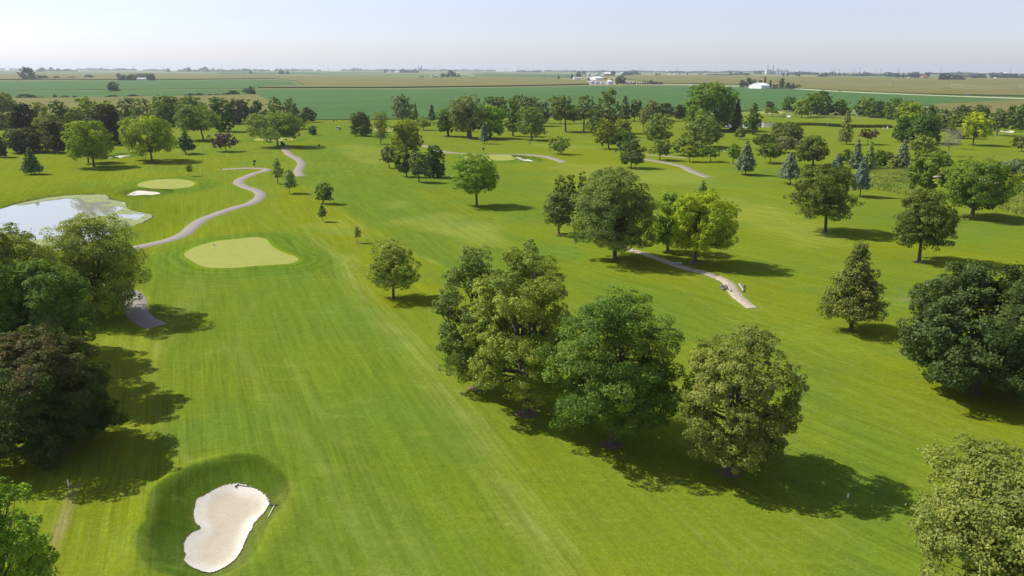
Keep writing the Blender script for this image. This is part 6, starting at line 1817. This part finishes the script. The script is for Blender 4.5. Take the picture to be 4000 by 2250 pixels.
for k, (x, y) in enumerate(ROCKS):
    rs = np.random.RandomState(k)
    d = fib(40, rs)
    d *= (1 + .18 * np.sin(d[:, :1] * 5 + k) + rs.normal(0, .06, (40, 1)))
    import bmesh
    bm_ = bmesh.new()
    for p in d: bm_.verts.new(p * np.array([.42, .34, .26]) * rs.uniform(.9, 1.0))
    bmesh.ops.convex_hull(bm_, input=bm_.verts)
    me = bpy.data.meshes.new('rock'); bm_.to_mesh(me); bm_.free()
    me.materials.append(bpy.data.materials.get('rock_stone') or mat('rock_stone', (.15, .14, .125), .9, noise=.3, scale=4))
    o = link(bpy.data.objects.new('rock', me))
    o.location = (x, y, th(x, y) + .12); o.rotation_euler = (0, 0, k * 1.3)
    o.scale = [.42 + .5 * ((k * 37) % 10) / 10] * 3
    meta(o, 'one of the grey rocks piled by the little path bridge', 'rock', 'rocks by the little path bridge')

# ------------------------------------------------------------------ farm buildings
BM = {'white': mat('white_metal_siding', (.78, .78, .76), .5, noise=.04, scale=.6), 'grey': mat('grey_roofing', (.38, .39, .42), .6, noise=.1, scale=.5),
      'silver': mat('galvanised_steel', (.46, .49, .54), .45, .35, noise=.1, scale=.8), 'cream': mat('cream_siding', (.62, .56, .44), .7), 'brownwall': mat('brown_siding', (.27, .20, .16), .8),
      'brownroof': mat('brown_shingle', (.23, .17, .15), .8), 'brick': mat('red_siding', (.36, .15, .11), .8), 'farconc': mat('pale_concrete', (.28, .30, .34), .8)}
DOORM = mat('door_panel', (.30, .31, .33), .6)
def prism(m, W, L, eave, ridge, over=0.0, roof_only=False, t=.12):
    """gabled body: length L along X, width W along Y"""
    if not roof_only:
        V = [(-L/2,-W/2,-.5),(L/2,-W/2,-.5),(L/2,W/2,-.5),(-L/2,W/2,-.5),(-L/2,-W/2,eave),(L/2,-W/2,eave),(L/2,W/2,eave),(-L/2,W/2,eave),(-L/2,0,ridge),(L/2,0,ridge)]
        m.add(V, [(0,1,5,4),(2,3,7,6),(1,2,6,9,5),(3,0,4,8,7),(4,5,9,8),(6,7,8,9)])
    else:
        for sg in (-1, 1):
            y0 = sg * (W/2 + over); z0 = eave - over * (ridge - eave) / (W / 2)
            V = [(-L/2-over, y0, z0), (L/2+over, y0, z0), (L/2+over, 0, ridge), (-L/2-over, 0, ridge)]
            V += [(a, b, c + t) for a, b, c in V]
            F = [(0,1,2,3),(7,6,5,4),(0,4,5,1),(1,5,6,2),(2,6,7,3),(3,7,4,0)]
            m.add(V, F if sg < 0 else [f[::-1] for f in F])
for (kind, x, y, yaw, w, h, split, wall, roof, lab) in BUILD:
    z = curv(x, y)
    h = max(h, 2.2)
    if kind == 'bin':
        r = empty('grain_bin', (x, y, z)); meta(r, lab, 'grain bin', 'silver grain bins on the farms')
        R_ = w / 2
        m = MB(); m.lathe([(R_, -.3)] + [(R_ * (1.012 if k % 2 else 1.0), h * .68 * k / 12) for k in range(1, 13)], 28); m.obj('bin_wall', BM[wall], r)
        m = MB(); m.lathe([(R_ * 1.04, h * .68), (R_ * .5, h * .87), (R_ * .12, h * .98), (R_ * .12, h)], 28); m.obj('bin_roof', BM[roof], r)
        m = MB(); m.box((-R_ * .2, -R_ * .99, 1.1), (1.0, .12, 2.0)); m.obj('door', DOORM, r)
    elif kind == 'elevator':
        r = empty('grain_elevator', (x, y, z)); meta(r, lab, 'grain elevator')
        m = MB()
        for k in range(6): m.lathe([(w * .075, 0), (w * .075, h * .45)], 14, (-w * .38 + k * w * .15, 0, 0))
        m.obj('silo_row', BM['farconc'], r)
        m = MB(); m.box((w * .25, 0, h * .40), (w * .2, w * .2, h * .8)); m.box((w * .27, 0, h * .9), (w * .07, w * .1, h * .2)); m.obj('head_tower', BM['farconc'], r)
        m = MB(); m.box((-w * .3, 0, h * .38), (w * .16, w * .2, h * .76)); m.obj('side_tower', BM['farconc'], r)
    elif kind == 'factory':
        r = empty('factory', (x, y, z)); meta(r, lab, 'factory')
        W1 = mat('factory_cream', (.62, .57, .52), .7); W2 = mat('factory_grey', (.38, .39, .42), .7)
        m = MB(); m.box((-w * .37, 0, h * .27), (w * .22, w * .16, h * .54)); m.obj('main_block', W1, r)
        m = MB(); m.box((-w * .2, 4, h * .17), (w * .16, w * .14, h * .40)); m.box((.12 * w, 0, h * .2), (w * .5, w * .12, h * .42)); m.obj('plant_hall', W2, r)
        m = MB(); m.box((.27 * w, -3, h * .25), (w * .14, w * .1, h * .5)); m.obj('right_block', W1, r)
        for k, (dx, hh) in enumerate(((-.40, 1.0), (-.19, 1.0))):
            m = MB(); m.lathe([(w * .022, 0), (w * .018, h * hh * .92), (w * .026, h * hh * .93), (w * .026, h * hh)], 12, (dx * w, 6, 0)); m.obj('chimney', BM['farconc'], r)
        for k, (dx, hh) in enumerate(((-.02, .72), (.08, .62), (.17, .58))):
            m = MB(); m.lathe([(w * .03, 0), (w * .03, h * hh * .8), (w * .012, h * hh * .84), (w * .012, h * hh)], 12, (dx * w, 3, 0)); m.obj('process_tower', W2, r)
        for k in range(4):
            m = MB(); m.lathe([(w * .022, 0), (w * .022, h * .28), (w * .004, h * .32)], 12, ((-.08 + k * .11) * w, -w * .09, 0)); m.obj('storage_tank', BM['white'], r)
    else:
        big = kind == 'barn'
        r = empty('barn' if big else 'farm_building', (x, y, z), yaw); meta(r, lab, 'barn' if big else 'building')
        if big:
            Lx = w * split / math.cos(yaw) * .98
            Wd = w * (1 - split) / math.sin(yaw) * .98
        else:
            Lx = w * .88; Wd = w * .55
        ev, rg = h * .60, h
        m = MB(); prism(m, Wd, Lx, ev, rg); m.obj('wall', BM[wall], r)
        m = MB(); prism(m, Wd, Lx, ev + .03, rg + .03, .25, True); m.obj('roof', BM[roof], r)
        if big:
            m = MB(); m.box((Lx / 2 + .04, 0, ev * .42), (.1, Wd * .38, ev * .84)); m.obj('door', DOORM, r)
            m = MB()
            for k in range(-4, 5): m.box((Lx / 2 + .03, k * Wd / 9.5, ev * .5), (.06, .08, ev))
            m.obj('siding_rib', BM['grey'], r)
        else:
            for k in (-.3, .0, .3):
                m = MB(); m.box((k * Lx, -Wd / 2 - .03, ev * .5), (Lx * .10, .08, ev * .35)); m.obj('window', GLASS, r)
            if rg > 5:
                m = MB(); m.box((Lx * .2, Wd * .1, rg * 1.0), (.7, .7, rg * .25)); m.obj('chimney', BM['brick'], r)

# ------------------------------------------------------------------ cars and poles
for x, y, c, lab in CARS:
    r = empty('car', (x, y, curv(x, y) + .78), math.atan2(-1, 1) * .35); meta(r, lab, 'car', 'cars on the country road')
    cm = mat('car_paint_' + c, {'blue': (.16, .22, .42), 'red': (.42, .16, .14), 'blue2': (.14, .22, .50)}[c], .3)
    m = MB(); m.box((0, 0, .62), (4.5, 1.8, .62), taper=.96); m.obj('body', cm, r, .08)
    m = MB(); m.box((-.2, 0, 1.18), (2.5, 1.6, .56), taper=.78); m.obj('cabin', GLASS, r, .06)
    m = MB(); m.box((-.2, 0, 1.47), (1.9, 1.2, .06)); m.obj('roof', cm, r)
    for sx in (1.4, -1.4):
        for sy in (.85, -.85):
            m = MB(); m.lathe([(.18, -.1), (.32, -.1), (.33, 0), (.32, .1), (.18, .1)], 14)
            wv = m.obj('wheel', TYRE, r); wv.location = (sx, sy, .33); wv.rotation_euler = (math.pi / 2, 0, 0)
PM = mat('pole_wood', (.20, .17, .15), .9)
PG = 'power poles strung across the farmland'
near = []
ORD = 'first second third fourth fifth sixth seventh eighth ninth tenth eleventh twelfth thirteenth fourteenth fifteenth sixteenth seventeenth eighteenth nineteenth twentieth'.split()
prank = {k: i for i, k in enumerate(sorted(range(len(POLES)), key=lambda k: POLES[k][0] / POLES[k][1]))}
np_ = len(POLES)
for k, (x, y, h) in enumerate(POLES):
    d = math.hypot(x, y)
    wdt = max(.16, d * .00018)
    r = empty('power_pole', (x, y, curv(x, y)), math.atan2(y, x) - math.pi / 2)
    side = 'left' if x < -d * .25 else ('right' if x > d * .25 else 'middle')
    rk = prank[k]
    where = ORD[rk] + ' from the left' if rk < 20 else (ORD[np_ - 1 - rk] + ' from the right' if np_ - 1 - rk < 20 else 'near the middle, number %d from the left' % (rk + 1))
    meta(r, 'thin wooden power pole on the farmland plain, %s' % where, 'pole', PG)
    m = MB(); m.lathe([(wdt, -.3), (wdt * .8, h)], 8); m.obj('pole', PM, r)
    m = MB(); m.box((0, 0, h * .93), (max(2.4, h * .14), wdt * 1.1, wdt * 1.1)); m.obj('crossarm', PM, r)
    if k >= len(POLES) - 3: near.append((x, y, h))
cu = MB()
ext = [np.array(p, float) for p in near]
ext = [ext[0] - (ext[1] - ext[0]) * [1, 1, 0]] + ext + [ext[-1] + (ext[-1] - ext[-2]) * [1, 1, 0]]
for k, dz in enumerate((-.6, -2.2, -3.8)):
    m = MB()
    pts = []
    for a, b in zip(ext[:-1], ext[1:]):
        for t in np.linspace(0, 1, 9)[:-1]:
            p = a + (b - a) * t
            pts.append((p[0], p[1], curv(p[0], p[1]) + p[2] + dz - 2.2 * 4 * t * (1 - t)))
    m.tube(pts, [.05] * len(pts), 4)
    o = m.obj('power_line', METAL)
    meta(o, '%s sagging wire of the power line over the right cornfield' % ('top', 'middle', 'lowest')[k], 'wire', 'wires of the power line at right')

# ------------------------------------------------------------------ air
hz = MB()
x0, x1, y0, y1, zl, zh = -12300, 12300, -12300, 12300, -14, 85
hz.add([(x0,y0,zl),(x1,y0,zl),(x1,y1,zl),(x0,y1,zl),(x0,y0,zh),(x1,y0,zh),(x1,y1,zh),(x0,y1,zh)], [(0,3,2,1),(4,5,6,7),(0,1,5,4),(1,2,6,5),(2,3,7,6),(3,0,4,7)])
hm = bpy.data.materials.new('haze_air')
hm.use_nodes = True
hn = hm.node_tree
hn.nodes.clear()
pv = hn.nodes.new('ShaderNodeVolumePrincipled')
pv.inputs['Color'].default_value = (.83, .93, 1.0, 1)
pv.inputs['Density'].default_value = 7.0e-5
pv.inputs['Anisotropy'].default_value = .2
ho = hn.nodes.new('ShaderNodeOutputMaterial')
hn.links.new(pv.outputs[0], ho.inputs['Volume'])
h_ = hz.obj('haze', hm)
meta(h_, 'thin pale summer haze over the plain', kind='stuff')
